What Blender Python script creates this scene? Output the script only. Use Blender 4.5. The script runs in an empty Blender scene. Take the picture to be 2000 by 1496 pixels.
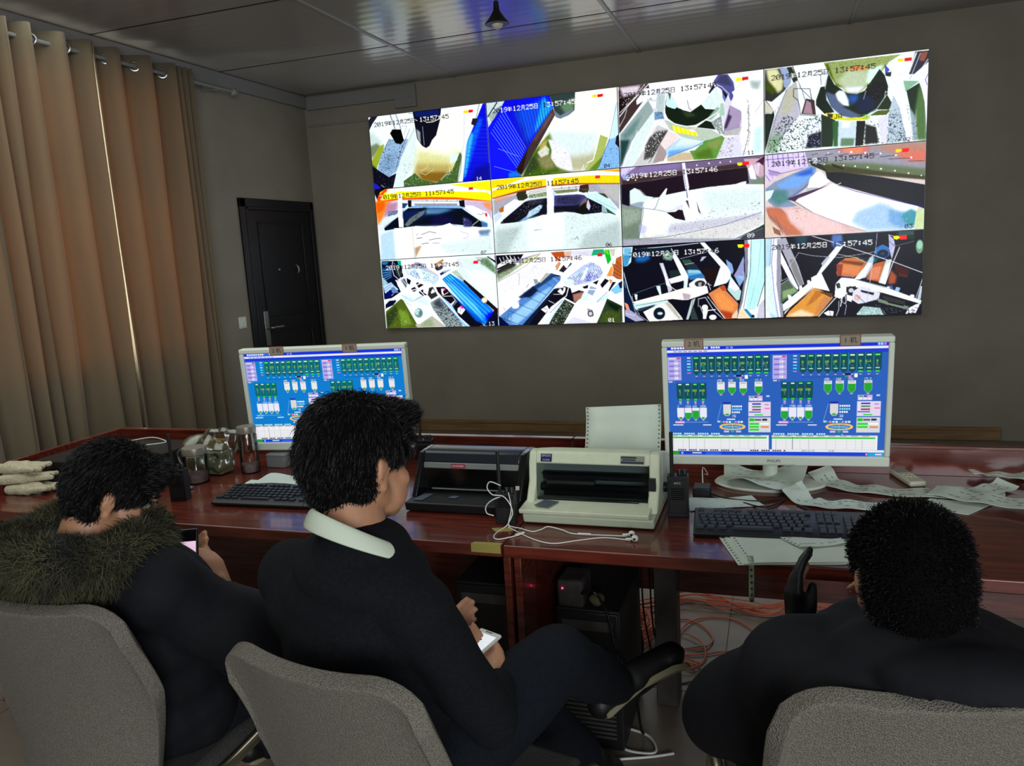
import bpy, bmesh, math, random
import numpy as np
from mathutils import Vector, Matrix, Quaternion
random.seed(5)
C = bpy.context.scene.collection
sc = bpy.context.scene
# ------------------------------------------------------------------ camera
cd = bpy.data.cameras.new('camera'); cam = bpy.data.objects.new('camera', cd); C.objects.link(cam)
cd.sensor_width = 36; cd.lens = 36*1547.2/2000; cd.clip_start = .05
_r = (0.9477, 0.3140, -0.0577); _f = (-0.3193, 0.9328, -0.1673); _u = (0.0013, 0.1770, 0.9842)
cam.matrix_world = Matrix(((_r[0], _u[0], -_f[0], 3.155), (_r[1], _u[1], -_f[1], -6.006), (_r[2], _u[2], -_f[2], 1.5), (0, 0, 0, 1)))
sc.camera = cam
# ------------------------------------------------------------------ world, lights, exposure
w = bpy.data.worlds.new('World'); sc.world = w; w.use_nodes = True
w.node_tree.nodes['Background'].inputs[0].default_value = (.75, .85, 1, 1)
w.node_tree.nodes['Background'].inputs[1].default_value = 1.0
def area(name, loc, rot, sx, sy, power, col):
    l = bpy.data.lights.new(name, 'AREA'); l.shape = 'RECTANGLE'; l.size = sx; l.size_y = sy; l.energy = power; l.color = col
    o = bpy.data.objects.new(name, l); C.objects.link(o); o.location = loc; o.rotation_euler = rot; return o
area('rear_fill_light', (4.7, -8.4, 1.75), (math.radians(90), 0, math.radians(42)), 2.6, 1.6, 158, (.92, .97, 1))  # added fill light, unseen behind the camera; the rear wall has no window
area('daylight_curtain_window', (-1.6, -2.35, 1.75), (0, math.radians(-90), 0), 1.9, 1.7, 330, (1, .94, .8))
area('ceiling_fill_light', (.85, -3.8, 2.8), (0, 0, 0), 2.6, 2.6, 40, (.95, 1, .95))  # added fill light under the ceiling, out of view, stands in for bounce
sc.view_settings.view_transform = 'Standard'; sc.view_settings.look = 'None'
sc.view_settings.exposure = 0.0; sc.view_settings.gamma = 1.0; sc.view_settings.use_curve_mapping = False
# ------------------------------------------------------------------ helpers
def lin(c): return tuple((v/255/12.92 if v/255 <= .04045 else ((v/255+.055)/1.055)**2.4) for v in c)
MATS = {}
def mat(name, rgb=(128, 128, 128), rough=.6, metal=0, noise=0, nscale=20, bump=0, bscale=60, rgb2=None, stretch=(1, 1, 1), emit=None, estr=1, trans=0, ior=1.45, alpha=1, coat=0, spec=.5, kind='noise', sheen=0):
    if name in MATS: return MATS[name]
    m = bpy.data.materials.new(name); m.use_nodes = True; nt = m.node_tree; N = nt.nodes; L = nt.links
    b = N['Principled BSDF']; c = lin(rgb)+(1,)
    b.inputs['Base Color'].default_value = c; b.inputs['Roughness'].default_value = rough; b.inputs['Metallic'].default_value = metal
    b.inputs['Specular IOR Level'].default_value = spec; b.inputs['IOR'].default_value = ior
    b.inputs['Transmission Weight'].default_value = trans; b.inputs['Alpha'].default_value = alpha; b.inputs['Coat Weight'].default_value = coat
    b.inputs['Sheen Weight'].default_value = sheen
    if emit: b.inputs['Emission Color'].default_value = lin(emit)+(1,); b.inputs['Emission Strength'].default_value = estr
    tc = N.new('ShaderNodeTexCoord'); mp = N.new('ShaderNodeMapping'); mp.inputs['Scale'].default_value = stretch; L.new(tc.outputs['Object'], mp.inputs[0])
    def tex(s, k):
        if k == 'weave':
            t = N.new('ShaderNodeTexVoronoi'); t.inputs['Scale'].default_value = s; L.new(mp.outputs[0], t.inputs['Vector']); return t.outputs['Distance']
        t = N.new('ShaderNodeTexNoise'); t.inputs['Scale'].default_value = s; t.inputs['Detail'].default_value = 6; L.new(mp.outputs[0], t.inputs['Vector']); return t.outputs['Fac']
    if noise or rgb2:
        r = N.new('ShaderNodeValToRGB'); L.new(tex(nscale, kind), r.inputs[0])
        d = rgb2 or tuple(max(0, v*(1-noise)) for v in rgb)
        r.color_ramp.elements[0].color = lin(d)+(1,); r.color_ramp.elements[1].color = c
        r.color_ramp.elements[0].position = .12 if kind == 'weave' else .32; r.color_ramp.elements[1].position = .5 if kind == 'weave' else .68
        L.new(r.outputs[0], b.inputs['Base Color'])
    if bump:
        bp = N.new('ShaderNodeBump'); bp.inputs['Strength'].default_value = bump; bp.inputs['Distance'].default_value = .01
        L.new(tex(bscale, kind), bp.inputs['Height']); L.new(bp.outputs[0], b.inputs['Normal'])
    MATS[name] = m; return m
def V(*a): return Vector(a)
def meta(o, label=None, cat=None, group=None, kind=None):
    if label: o['label'] = label
    if cat: o['category'] = cat
    if group: o['group'] = group
    if kind: o['kind'] = kind
    return o
def finish(name, bm, m, parent=None, smooth=True, bevel=0, world=True, subsurf=0, seg=2):
    me = bpy.data.meshes.new(name); bmesh.ops.recalc_face_normals(bm, faces=bm.faces); bm.to_mesh(me); bm.free()
    return link(name, me, m, parent, smooth, bevel, world, subsurf, seg)
def link(name, me, m, parent=None, smooth=True, bevel=0, world=True, subsurf=0, seg=2):
    o = bpy.data.objects.new(name, me); C.objects.link(o)
    for q in (m if isinstance(m, (list, tuple)) else [m]): me.materials.append(q)
    if smooth and len(me.polygons):
        me.polygons.foreach_set('use_smooth', [True]*len(me.polygons)); 
        try: me.set_sharp_from_angle(angle=math.radians(42))
        except Exception: pass
    if bevel:
        b = o.modifiers.new('bevel', 'BEVEL'); b.width = bevel; b.segments = seg; b.limit_method = 'ANGLE'; b.angle_limit = math.radians(40); b.harden_normals = False
    if subsurf:
        s = o.modifiers.new('sub', 'SUBSURF'); s.levels = subsurf; s.render_levels = subsurf
    if parent is not None:
        if world: me.transform(mw(parent).inverted())
        o.parent = parent
    return o
def mw(o):
    m = Matrix.LocRotScale(o.location, o.rotation_euler, o.scale)
    return mw(o.parent) @ m if o.parent else m
def thing(name, label, cat, loc=(0, 0, 0), rz=0, group=None, rot=None):
    o = bpy.data.objects.new(name, None); C.objects.link(o); o.location = loc; o.rotation_euler = rot or (0, 0, rz); o.empty_display_size = .05
    return meta(o, label, cat, group)
def B(): return bmesh.new()
def box(bm, lo, hi, M=None):
    r = bmesh.ops.create_cube(bm, size=1)['verts']
    for v in r:
        v.co = V(*[(lo[i]+hi[i])/2+v.co[i]*(hi[i]-lo[i]) for i in range(3)])
        if M: v.co = M @ v.co
    return r
def prism(bm, pts, z0, z1, M=None):
    a = [bm.verts.new(M @ V(x, y, z0) if M else V(x, y, z0)) for x, y in pts]; b = [bm.verts.new(M @ V(x, y, z1) if M else V(x, y, z1)) for x, y in pts]
    n = len(pts); bm.faces.new(a[::-1]); bm.faces.new(b)
    for i in range(n): bm.faces.new([a[i], a[(i+1) % n], b[(i+1) % n], b[i]])
def extrude_x(bm, prof, x0, x1):
    a = [bm.verts.new((x0, y, z)) for y, z in prof]; b = [bm.verts.new((x1, y, z)) for y, z in prof]; n = len(prof)
    bm.faces.new(a); bm.faces.new(b[::-1])
    for i in range(n): bm.faces.new([a[i], b[i], b[(i+1) % n], a[(i+1) % n]])
def lathe(bm, prof, c=(0, 0, 0), n=28, M=None):
    rings = []
    for r, z in prof:
        ring = []
        for k in range(n):
            p = V(c[0]+r*math.cos(2*math.pi*k/n), c[1]+r*math.sin(2*math.pi*k/n), c[2]+z); ring.append(bm.verts.new(M @ p if M else p))
        rings.append(ring)
    for A, D in zip(rings[:-1], rings[1:]):
        for k in range(n): bm.faces.new([A[k], A[(k+1) % n], D[(k+1) % n], D[k]])
    bm.faces.new(rings[0][::-1]); bm.faces.new(rings[-1])
def smoothpath(P, k=6, closed=False):
    P = [Vector(p) for p in P]; out = []; n = len(P)
    for i in range(n-(0 if closed else 1)):
        g = lambda j: P[j % n] if closed else P[min(max(j, 0), n-1)]
        a, b, c, d = g(i-1), g(i), g(i+1), g(i+2)
        for q in range(k):
            t = q/k; out.append(.5*((2*b)+(c-a)*t+(2*a-5*b+4*c-d)*t*t+(3*b-a-3*c+d)*t**3))
    if not closed: out.append(P[-1])
    return out
def tube(bm, P, r, n=8, k=6, closed=False, smooth=True):
    P = smoothpath(P, k, closed) if smooth else [Vector(p) for p in P]
    rings = []; up = V(0, 0, 1); m = len(P)
    for i, p in enumerate(P):
        t = (P[(i+1) % m if closed else min(i+1, m-1)]-P[(i-1) % m if closed else max(i-1, 0)])
        t = t.normalized() if t.length > 1e-9 else V(1, 0, 0)
        s = t.cross(up)
        if s.length < .08: s = t.cross(V(1, 0, .1))
        s.normalize(); q = s.cross(t).normalized(); up = q
        rr = r(i/(m-1)) if callable(r) else r
        rings.append([bm.verts.new(p+rr*(math.cos(2*math.pi*j/n)*s+math.sin(2*math.pi*j/n)*q)) for j in range(n)])
    for i in range(m if closed else m-1):
        A, D = rings[i], rings[(i+1) % m]
        for j in range(n): bm.faces.new([A[j], A[(j+1) % n], D[(j+1) % n], D[j]])
    if not closed: bm.faces.new(rings[0][::-1]); bm.faces.new(rings[-1])
def sheet(bm, P, th=.0012, M=None):
    """thin solid sheet from a grid P[i][j] of points"""
    n, m = len(P), len(P[0]); T = [[bm.verts.new(Vector(P[i][j])+V(0, 0, th)) for j in range(m)] for i in range(n)]; D = [[bm.verts.new(Vector(P[i][j])) for j in range(m)] for i in range(n)]
    for i in range(n-1):
        for j in range(m-1):
            bm.faces.new([T[i][j], T[i+1][j], T[i+1][j+1], T[i][j+1]]); bm.faces.new([D[i][j], D[i][j+1], D[i+1][j+1], D[i+1][j]])
    for i in range(n-1):
        bm.faces.new([T[i][0], D[i][0], D[i+1][0], T[i+1][0]]); bm.faces.new([T[i][-1], T[i+1][-1], D[i+1][-1], D[i][-1]])
    for j in range(m-1):
        bm.faces.new([T[0][j], T[0][j+1], D[0][j+1], D[0][j]]); bm.faces.new([T[-1][j], D[-1][j], D[-1][j+1], T[-1][j+1]])
def lettering(name, text, size, M, m, parent, depth=.0003, align='CENTER'):
    cu = bpy.data.curves.new(name, 'FONT'); cu.body = text; cu.size = size; cu.align_x = align; cu.align_y = 'CENTER'; cu.extrude = depth; cu.resolution_u = 2
    o = bpy.data.objects.new(name, cu); C.objects.link(o); dg = bpy.context.evaluated_depsgraph_get(); dg.update()
    me = bpy.data.meshes.new_from_object(o.evaluated_get(dg)); bpy.data.objects.remove(o)
    me.transform(M); me.materials.clear(); return link(name, me, m, parent, smooth=False)
def screen_grid(name, a, corners, m, parent):
    """a: (h,w,3) sRGB picture; corners TL,TR,BR,BL world points"""
    h, w_ = a.shape[:2]; u, v = np.meshgrid(np.linspace(0, 1, w_), np.linspace(0, 1, h)); c = [np.array(q, float) for q in corners]
    co = (c[0]*((1-u)*(1-v))[..., None]+c[1]*(u*(1-v))[..., None]+c[2]*(u*v)[..., None]+c[3]*((1-u)*v)[..., None]).reshape(-1, 3)
    idx = np.arange(h*w_).reshape(h, w_); f = np.stack([idx[:-1, :-1], idx[1:, :-1], idx[1:, 1:], idx[:-1, 1:]], -1).reshape(-1, 4)
    me = bpy.data.meshes.new(name); me.vertices.add(len(co)); me.vertices.foreach_set('co', co.ravel()); me.loops.add(f.size); me.loops.foreach_set('vertex_index', f.ravel().astype(np.int32))
    me.polygons.add(len(f)); me.polygons.foreach_set('loop_start', np.arange(0, f.size, 4, dtype=np.int32)); me.update(calc_edges=True)
    s = np.clip(a.reshape(-1, 3), 0, 1); l = np.where(s <= .04045, s/12.92, ((s+.055)/1.055)**2.4)
    at = me.color_attributes.new('picture', 'FLOAT_COLOR', 'POINT'); at.data.foreach_set('color', np.concatenate([l, np.ones((len(l), 1))], 1).astype(np.float32).ravel())
    return link(name, me, m, parent, smooth=False)
def screen_mat(name, strength):
    m = bpy.data.materials.new(name); m.use_nodes = True; nt = m.node_tree; b = nt.nodes['Principled BSDF']; a = nt.nodes.new('ShaderNodeAttribute'); a.attribute_name = 'picture'
    nt.links.new(a.outputs['Color'], b.inputs['Emission Color']); b.inputs['Emission Strength'].default_value = strength; b.inputs['Base Color'].default_value = (.004, .004, .004, 1); b.inputs['Roughness'].default_value = .3; b.inputs['Specular IOR Level'].default_value = .15
    return m
# ---- blobs: closed primitives fused into one smooth surface
def cap(bm, p0, r0, p1, r1, n=14):
    p0, p1 = Vector(p0), Vector(p1); d = p1-p0; L = d.length
    if L < 1e-5: d = V(0, 0, 1); L = 1e-5
    q = d.normalized().to_track_quat('Z', 'Y').to_matrix().to_4x4(); M = Matrix.Translation(p0) @ q; prof = []
    for k in range(6): a = math.pi/2*(k/5.0); prof.append((max(r0*math.sin(a), 1e-4), -r0*math.cos(a)))
    for k in range(6): a = math.pi/2*(k/5.0); prof.append((max(r1*math.cos(a), 1e-4), L+r1*math.sin(a)))
    lathe(bm, prof, n=n, M=M)
def ell(bm, c, rad, ax=None, n=18):
    M = Matrix.Translation(Vector(c))
    if ax: M = M @ Matrix([[ax[0][i], ax[1][i], ax[2][i]] for i in range(3)]).to_4x4()
    M = M @ Matrix.Diagonal((*rad, 1)); bmesh.ops.create_uvsphere(bm, u_segments=n, v_segments=n//2+2, radius=1, matrix=M)
def blob(name, bm, vox, m, parent, smooth=6, disp=0, dscale=8, sub=0, press=None):
    me = bpy.data.meshes.new(name); bmesh.ops.recalc_face_normals(bm, faces=bm.faces); bm.to_mesh(me); bm.free()
    o = bpy.data.objects.new(name, me); C.objects.link(o)
    r = o.modifiers.new('r', 'REMESH'); r.mode = 'VOXEL'; r.voxel_size = vox; r.use_smooth_shade = True
    s = o.modifiers.new('s', 'SMOOTH'); s.iterations = smooth; s.factor = .6
    dg = bpy.context.evaluated_depsgraph_get(); dg.update(); e = bpy.data.meshes.new_from_object(o.evaluated_get(dg)); bpy.data.objects.remove(o)
    if disp:
        n = len(e.vertices); co = np.zeros(n*3); e.vertices.foreach_get('co', co); co = co.reshape(-1, 3); no = np.zeros(n*3); e.vertices.foreach_get('normal', no); no = no.reshape(-1, 3)
        rg = np.random.default_rng(3); f = np.zeros(n)
        for k in range(5):
            d = rg.normal(size=3); d /= np.linalg.norm(d); f += np.sin(co@d*dscale*(1.3**k)*6.28+rg.random()*6+2.0*np.sin(co@rg.normal(size=3)*dscale*2))/(1.2**k)
        co += no*(f*disp/3)[:, None]; e.vertices.foreach_set('co', co.ravel()); e.update()
    if press: press(e)
    e.name = name; e.materials.clear(); return link(name, e, m, parent)
def strands(src, count, length, width, flow, seed=1, rand=.5, keep=None, bend=.4, lenf=None):
    """a bmesh of thin tapering tufts rooted on the surface src (in world coordinates)"""
    me = src.data; M = mw(src); n = len(me.vertices); co = np.zeros(n*3); no = np.zeros(n*3); me.vertices.foreach_get('co', co); me.vertices.foreach_get('normal', no)
    co = co.reshape(-1, 3); no = no.reshape(-1, 3); R3 = np.array(M.to_3x3()); co = co@R3.T+np.array(M.translation); no = no@R3.T
    rg = np.random.default_rng(seed); ii = rg.integers(0, n, count); vs = []; fs = []
    for i in ii:
        p = co[i]+rg.normal(size=3)*.003; N_ = no[i]
        if keep and not keep(p): continue
        fl = np.array(flow(p)); fl = fl-N_*(fl@N_)*.6; d = N_*(1-bend)+fl*bend+rg.normal(size=3)*rand*.4; d /= np.linalg.norm(d)
        L = length*(.5+rg.random()*.8)*(lenf(p) if lenf else 1); s = np.cross(d, rg.normal(size=3)); s /= np.linalg.norm(s); s *= width; mid = p+d*L*.5+fl*L*.08; tip = p+d*L+fl*L*.35-N_*L*.15
        b = len(vs); vs += [p-s-N_*.002, p+s-N_*.002, mid+s*.7, mid-s*.7, tip]; fs += [(b, b+1, b+2, b+3), (b+3, b+2, b+4)]
    m2 = bpy.data.meshes.new('t'); m2.from_pydata([tuple(v) for v in vs], [], fs); return m2
# ------------------------------------------------------------------ a small raster painter for the lit screens
def hexc(s):
    if len(s)<6: s=s[:3]
    if len(s)==3: s=''.join(a+a for a in s)
    return np.array([int(s[i:i+2],16) for i in (0,2,4)],float)/255
FONT={'0':'3e5149453e','1':'00427f4000','2':'4261514946','3':'2141454b31','4':'1814127f10','5':'2745454539','6':'3c4a494930','7':'0171090503','8':'3649494936','9':'064949291e',':':'0036360000','-':'0808080808',
'A':'7e1111117e','B':'7f49494936','C':'3e41414122','D':'7f4141221c','E':'7f49494941','F':'7f09090901','G':'3e4149497a','H':'7f0808087f','I':'00417f4100','J':'2040413f01','K':'7f08142241','L':'7f40404040','M':'7f020c027f','N':'7f0408107f','O':'3e4141413e','P':'7f09090906','Q':'3e4151215e','R':'7f09192946','S':'4649494931','T':'01017f0101','U':'3f4040403f','V':'1f2040201f','W':'3f4038403f','X':'6314081463','Y':'0708700807','Z':'6151494543',' ':'0000000000','/':'2010080402','.':'0060600000'}
# nine-row bitmaps: year, month, day
CJK={'y':['010000000','011111110','100100000','101111110','001100000','001100000','111111111','000100000','000100000'],
'm':['001111110','001000010','001111110','001000010','001000010','001111110','001000010','010000010','100000110'],
'd':['011111110','010000010','010000010','010000010','011111110','010000010','010000010','010000010','011111110']}
def glyph(ch):
    if ch in CJK: return np.array([[int(c) for c in r] for r in CJK[ch]],bool)
    h=FONT.get(ch,FONT[' ']); cols=[int(h[i:i+2],16) for i in range(0,10,2)]
    return np.array([[c>>r&1 for c in cols] for r in range(7)],bool)
class Img:
    def __init__(s,w,h,bg='000'):
        s.w,s.h=w,h; s.a=np.zeros((h,w,3))+hexc(bg); s.rng=np.random.default_rng(7)
    def mask(s,pts,f):
        p=np.array(pts,float)*[s.w,s.h]; pad=f*3+2
        x0=max(int(p[:,0].min()-pad),0);x1=min(int(p[:,0].max()+pad)+2,s.w)
        y0=max(int(p[:,1].min()-pad),0);y1=min(int(p[:,1].max()+pad)+2,s.h)
        if x1<=x0 or y1<=y0: return None
        SS=2
        X,Y=np.meshgrid((np.arange((x1-x0)*SS)+.5)/SS+x0,(np.arange((y1-y0)*SS)+.5)/SS+y0)
        m=np.zeros(X.shape,bool)
        for a,b in zip(p,np.roll(p,-1,0)):
            if a[1]==b[1]: continue
            m^=((a[1]>Y)!=(b[1]>Y))&(X<(b[0]-a[0])*(Y-a[1])/(b[1]-a[1])+a[0])
        m=m.reshape(y1-y0,SS,x1-x0,SS).mean((1,3))
        for _ in range(2):
            r=int(f)
            if r<1: break
            for ax in (0,1):
                q=np.pad(m,[(r+1,r) if k==ax else (0,0) for k in (0,1)],mode='edge'); c=np.cumsum(q,ax)
                n=m.shape[ax]; m=(np.take(c,np.arange(2*r+1,2*r+1+n),ax)-np.take(c,np.arange(n),ax))/(2*r+1)
        return (x0,x1,y0,y1),m
    def put(s,b,m,col):
        x0,x1,y0,y1=b; v=s.a[y0:y1,x0:x1]; v+=(col-v)*m[...,None]
    def poly(s,pts,col,f=0):
        r=s.mask(pts,f)
        if r: s.put(r[0],r[1],hexc(col))
    def stroke(s,pts,wd,col):
        p=np.array(pts,float)*[s.w,s.h]; r=max(wd/2,.45)
        for a,b in zip(p[:-1],p[1:]):
            x0=max(int(min(a[0],b[0])-r-1),0);x1=min(int(max(a[0],b[0])+r)+3,s.w);y0=max(int(min(a[1],b[1])-r-1),0);y1=min(int(max(a[1],b[1])+r)+3,s.h)
            if x1<=x0 or y1<=y0: continue
            X,Y=np.meshgrid(np.arange(x0,x1)+.5,np.arange(y0,y1)+.5); d=b-a; L=max((d**2).sum(),1e-9)
            t=np.clip(((X-a[0])*d[0]+(Y-a[1])*d[1])/L,0,1)
            D=np.hypot(X-a[0]-t*d[0],Y-a[1]-t*d[1]); s.put((x0,x1,y0,y1),np.clip(r+.5-D,0,1),hexc(col))
    def ell(s,cx,cy,rx,ry,col):
        t=np.linspace(0,2*np.pi,28,endpoint=False); s.poly(np.stack([cx+rx*np.cos(t),cy+ry*np.sin(t)],1),col)
    def noise(s,pts,col,dens,size):
        r=s.mask(pts,1)
        if not r: return
        (x0,x1,y0,y1),m=r; h,w=m.shape; k=max(1,size/2)
        g=s.rng.random((int(h/k)+3,int(w/k)+3)); yy=np.arange(h)/k; xx=np.arange(w)/k; yi=yy.astype(int); xi=xx.astype(int); fy=(yy-yi)[:,None]; fx=(xx-xi)[None]
        n=(g[yi][:,xi]*(1-fy)*(1-fx)+g[yi+1][:,xi]*fy*(1-fx)+g[yi][:,xi+1]*(1-fy)*fx+g[yi+1][:,xi+1]*fy*fx)
        th=np.quantile(n,1-dens); s.put(r[0],m*.8*np.clip((n-th)*7,0,1),hexc(col))
    def text(s,t,x,y,hgt,col=None,asp=.62,gap=.14,bold=False):
        """x,y = left and baseline (0..1), hgt = height as a fraction of the picture's height"""
        H=hgt*s.h; cx=x*s.w; y1=y*s.h
        for ch in t:
            wide=ch in CJK; g=glyph(ch); W=H*(1.0 if wide else asp); y0=y1-H
            X0,X1,Y0,Y1=max(int(cx),0),min(int(np.ceil(cx+W)),s.w),max(int(y0),0),min(int(np.ceil(y1)),s.h)
            if X1>X0 and Y1>Y0 and ch!=' ':
                SS=3
                gx=((np.arange((X1-X0)*SS)+.5)/SS+X0-cx)/W*g.shape[1]; gy=((np.arange((Y1-Y0)*SS)+.5)/SS+Y0-y0)/H*g.shape[0]
                ok=((gx>=0)&(gx<g.shape[1]))[None]&((gy>=0)&(gy<g.shape[0]))[:,None]
                m=g[np.clip(gy.astype(int),0,g.shape[0]-1)][:,np.clip(gx.astype(int),0,g.shape[1]-1)]&ok
                m=m.reshape(Y1-Y0,SS,X1-X0,SS).mean((1,3))
                if bold: m=np.clip(m*1.5,0,1)
                if col: c=hexc(col)
                else: c=np.array([.1,.1,.14]) if s.a[Y0:Y1,X0:X1].mean()>.52 else np.array([1.,1,1])
                s.put((X0,X1,Y0,Y1),m,c)
            cx+=W*(1+gap)
def feed(data,stamp,w=320,h=180):
    im=Img(w,h)
    for ln in data.split('|'):
        t=ln.split(); o=t[0]
        if not t: continue
        if o=='F': im.a[:]=hexc(t[1]); continue
        def pts(L):
            v=[int(q)/1000 for q in L]; return np.array(v).reshape(-1,2)
        if o=='P': im.poly(pts(t[3:]),t[1],int(t[2]))
        elif o=='S': im.stroke(pts(t[3:]),float(t[2])*w/320,t[1])
        elif o=='E': im.ell(*[int(q)/1000 for q in t[2:6]],t[1])
        elif o=='N': im.noise(pts(t[4:]),t[1],float(t[2]),int(t[3]))
        elif o=='H':
            p=pts(t[4:]); n=int(t[3])
            for i in range(n):
                k=i/(n-1); im.stroke([p[0]+(p[1]-p[0])*k,p[2]+(p[3]-p[2])*k],float(t[2])*w/320,t[1])
        elif o=='D': im.text(t[1],int(t[2])/1000,int(t[3])/1000,int(t[4])/1000,t[5] if len(t)>5 else None,asp=.78)
    g=im.rng.random((h//3+2,w//3+2)); n=np.kron(g,np.ones((3,3)))[:h,:w]; n=(n+np.roll(n,1,0)+np.roll(n,1,1)+np.roll(n,2,0))/4; im.a*=(.985+.06*(n-.4))[...,None]
    im.a=np.clip((im.a-.045)*1.09,0,1)
    im.text(stamp,.045,.145,.062,None,asp=.8,gap=.12)
    return im.a
# ------------------------------------------------------------------ materials
WALL = mat('wall_paint', (142, 136, 121), .75, noise=.07, nscale=3, bump=.06, bscale=180)
WALLL = WALL
CEIL = None
def ceil_mat():
    m = bpy.data.materials.new('ceiling_panels'); m.use_nodes = True; nt = m.node_tree; N = nt.nodes; L = nt.links; b = N['Principled BSDF']
    b.inputs['Base Color'].default_value = lin((158, 154, 151))+(1,); b.inputs['Roughness'].default_value = .17; b.inputs['Specular IOR Level'].default_value = .6
    tc = N.new('ShaderNodeTexCoord'); wv = N.new('ShaderNodeTexWave'); wv.wave_type = 'BANDS'; wv.bands_direction = 'Y'; wv.inputs['Scale'].default_value = 3.2; wv.inputs['Distortion'].default_value = .15
    L.new(tc.outputs['Object'], wv.inputs[0]); bp = N.new('ShaderNodeBump'); bp.inputs['Strength'].default_value = .25; bp.inputs['Distance'].default_value = .002; L.new(wv.outputs['Fac'], bp.inputs['Height']); L.new(bp.outputs[0], b.inputs['Normal'])
    return m
CEIL = ceil_mat()
FLOOR = mat('floor_tile', (128, 116, 104), .32, noise=.16, nscale=5, bump=.02, bscale=9)
SKIRT = mat('skirting_wood', (150, 118, 80), .4, rgb2=(112, 86, 56), nscale=6, stretch=(.6, 8, 8))
TRUNK = mat('white_trunking', (128, 127, 126), .5)
WOOD = mat('desk_wood', (108, 46, 33), .2, rgb2=(68, 27, 21), nscale=5, stretch=(1.2, 14, 14), coat=.25)
BLACKP = mat('black_plastic', (20, 21, 24), .45, bump=.1, bscale=300)
BLACKG = mat('black_gloss', (14, 14, 17), .18)
KEYM = mat('key_plastic', (34, 38, 46), .5)
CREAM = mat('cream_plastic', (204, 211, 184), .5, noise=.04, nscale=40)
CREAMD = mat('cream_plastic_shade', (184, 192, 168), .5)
WHITEP = mat('white_plastic', (212, 220, 206), .4)
PAPER = mat('paper', (204, 216, 202), .8, noise=.05, nscale=9)
GREYM = mat('grey_metal', (82, 78, 74), .5, metal=.3, noise=.15, nscale=30)
CHROME = mat('chrome', (170, 165, 140), .28, metal=.9)
STEEL = mat('brushed_steel', (150, 150, 150), .3, metal=.9)
MESHF = mat('chair_mesh_fabric', (112, 107, 97), .9, rgb2=(58, 55, 50), kind='weave', nscale=430, bump=.45, bscale=430)
CUSH = mat('seat_fabric', (60, 58, 56), .9, noise=.3, nscale=200)
SKIN = mat('skin', (176, 128, 98), .5, noise=.08, nscale=25)
HAIR = mat('black_hair', (13, 12, 13), .55, spec=.25)
HAIRB = mat('hair_base', (10, 9, 10), .95, spec=.05)
WOOL = mat('black_wool', (19, 21, 26), .95, noise=.35, nscale=160, bump=.25, bscale=260, spec=.2)
COAT = mat('black_coat', (15, 16, 22), .8, noise=.25, nscale=40, bump=.2, bscale=30, spec=.25)
JEANS = mat('dark_trousers', (18, 23, 31), .9, noise=.3, nscale=160, bump=.15, bscale=300, spec=.2)
SHIRT = mat('white_shirt', (190, 200, 182), .75)
SHOE = mat('black_shoe', (12, 12, 14), .5)
SOLE = mat('pale_sole', (128, 124, 98), .7)
FUR = mat('brown_fur', (84, 80, 56), .9, rgb2=(26, 27, 20), nscale=14)
FURB = mat('fur_base', (32, 32, 24), .95)
PCB = mat('pc_case', (34, 34, 36), .6)
ORANGE = mat('orange_cable', (190, 100, 72), .5)
BLKC = mat('black_cable', (14, 14, 15), .5)
WHTC = mat('white_cable', (212, 214, 205), .4)
GLOVE = mat('knit_glove', (196, 188, 158), .95, noise=.12, nscale=90, bump=.6, bscale=170)
YTAPE = mat('yellow_tape', (150, 140, 70), .6)
INK = mat('ink', (40, 52, 60), .7)
WTXT = mat('white_print', (190, 190, 180), .6)
BLUEB = mat('navy_badge', (28, 34, 92), .4)
def glass_mat(name, col, rough, alpha):
    m = bpy.data.materials.new(name); m.use_nodes = True; nt = m.node_tree; N = nt.nodes; N.remove(N['Principled BSDF'])
    g = N.new('ShaderNodeBsdfGlossy'); g.inputs[0].default_value = (1, 1, 1, 1); g.inputs[1].default_value = rough
    t = N.new('ShaderNodeBsdfTransparent'); t.inputs[0].default_value = (*col, 1); f = N.new('ShaderNodeFresnel'); f.inputs[0].default_value = 1.45
    ma = N.new('ShaderNodeMath'); ma.operation = 'ADD'; ma.inputs[1].default_value = alpha; nt.links.new(f.outputs[0], ma.inputs[0])
    mx = N.new('ShaderNodeMixShader'); nt.links.new(ma.outputs[0], mx.inputs[0]); nt.links.new(t.outputs[0], mx.inputs[1]); nt.links.new(g.outputs[0], mx.inputs[2]); nt.links.new(mx.outputs[0], N['Material Output'].inputs[0])
    return m
GLASS = glass_mat('clear_glass', (.93, .96, .95), .05, .02)
POLY = glass_mat('clear_polythene', (.86, .9, .88), .2, .07)
SMOKE = glass_mat('smoked_cover', (.8, .84, .84), .1, .03)
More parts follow.
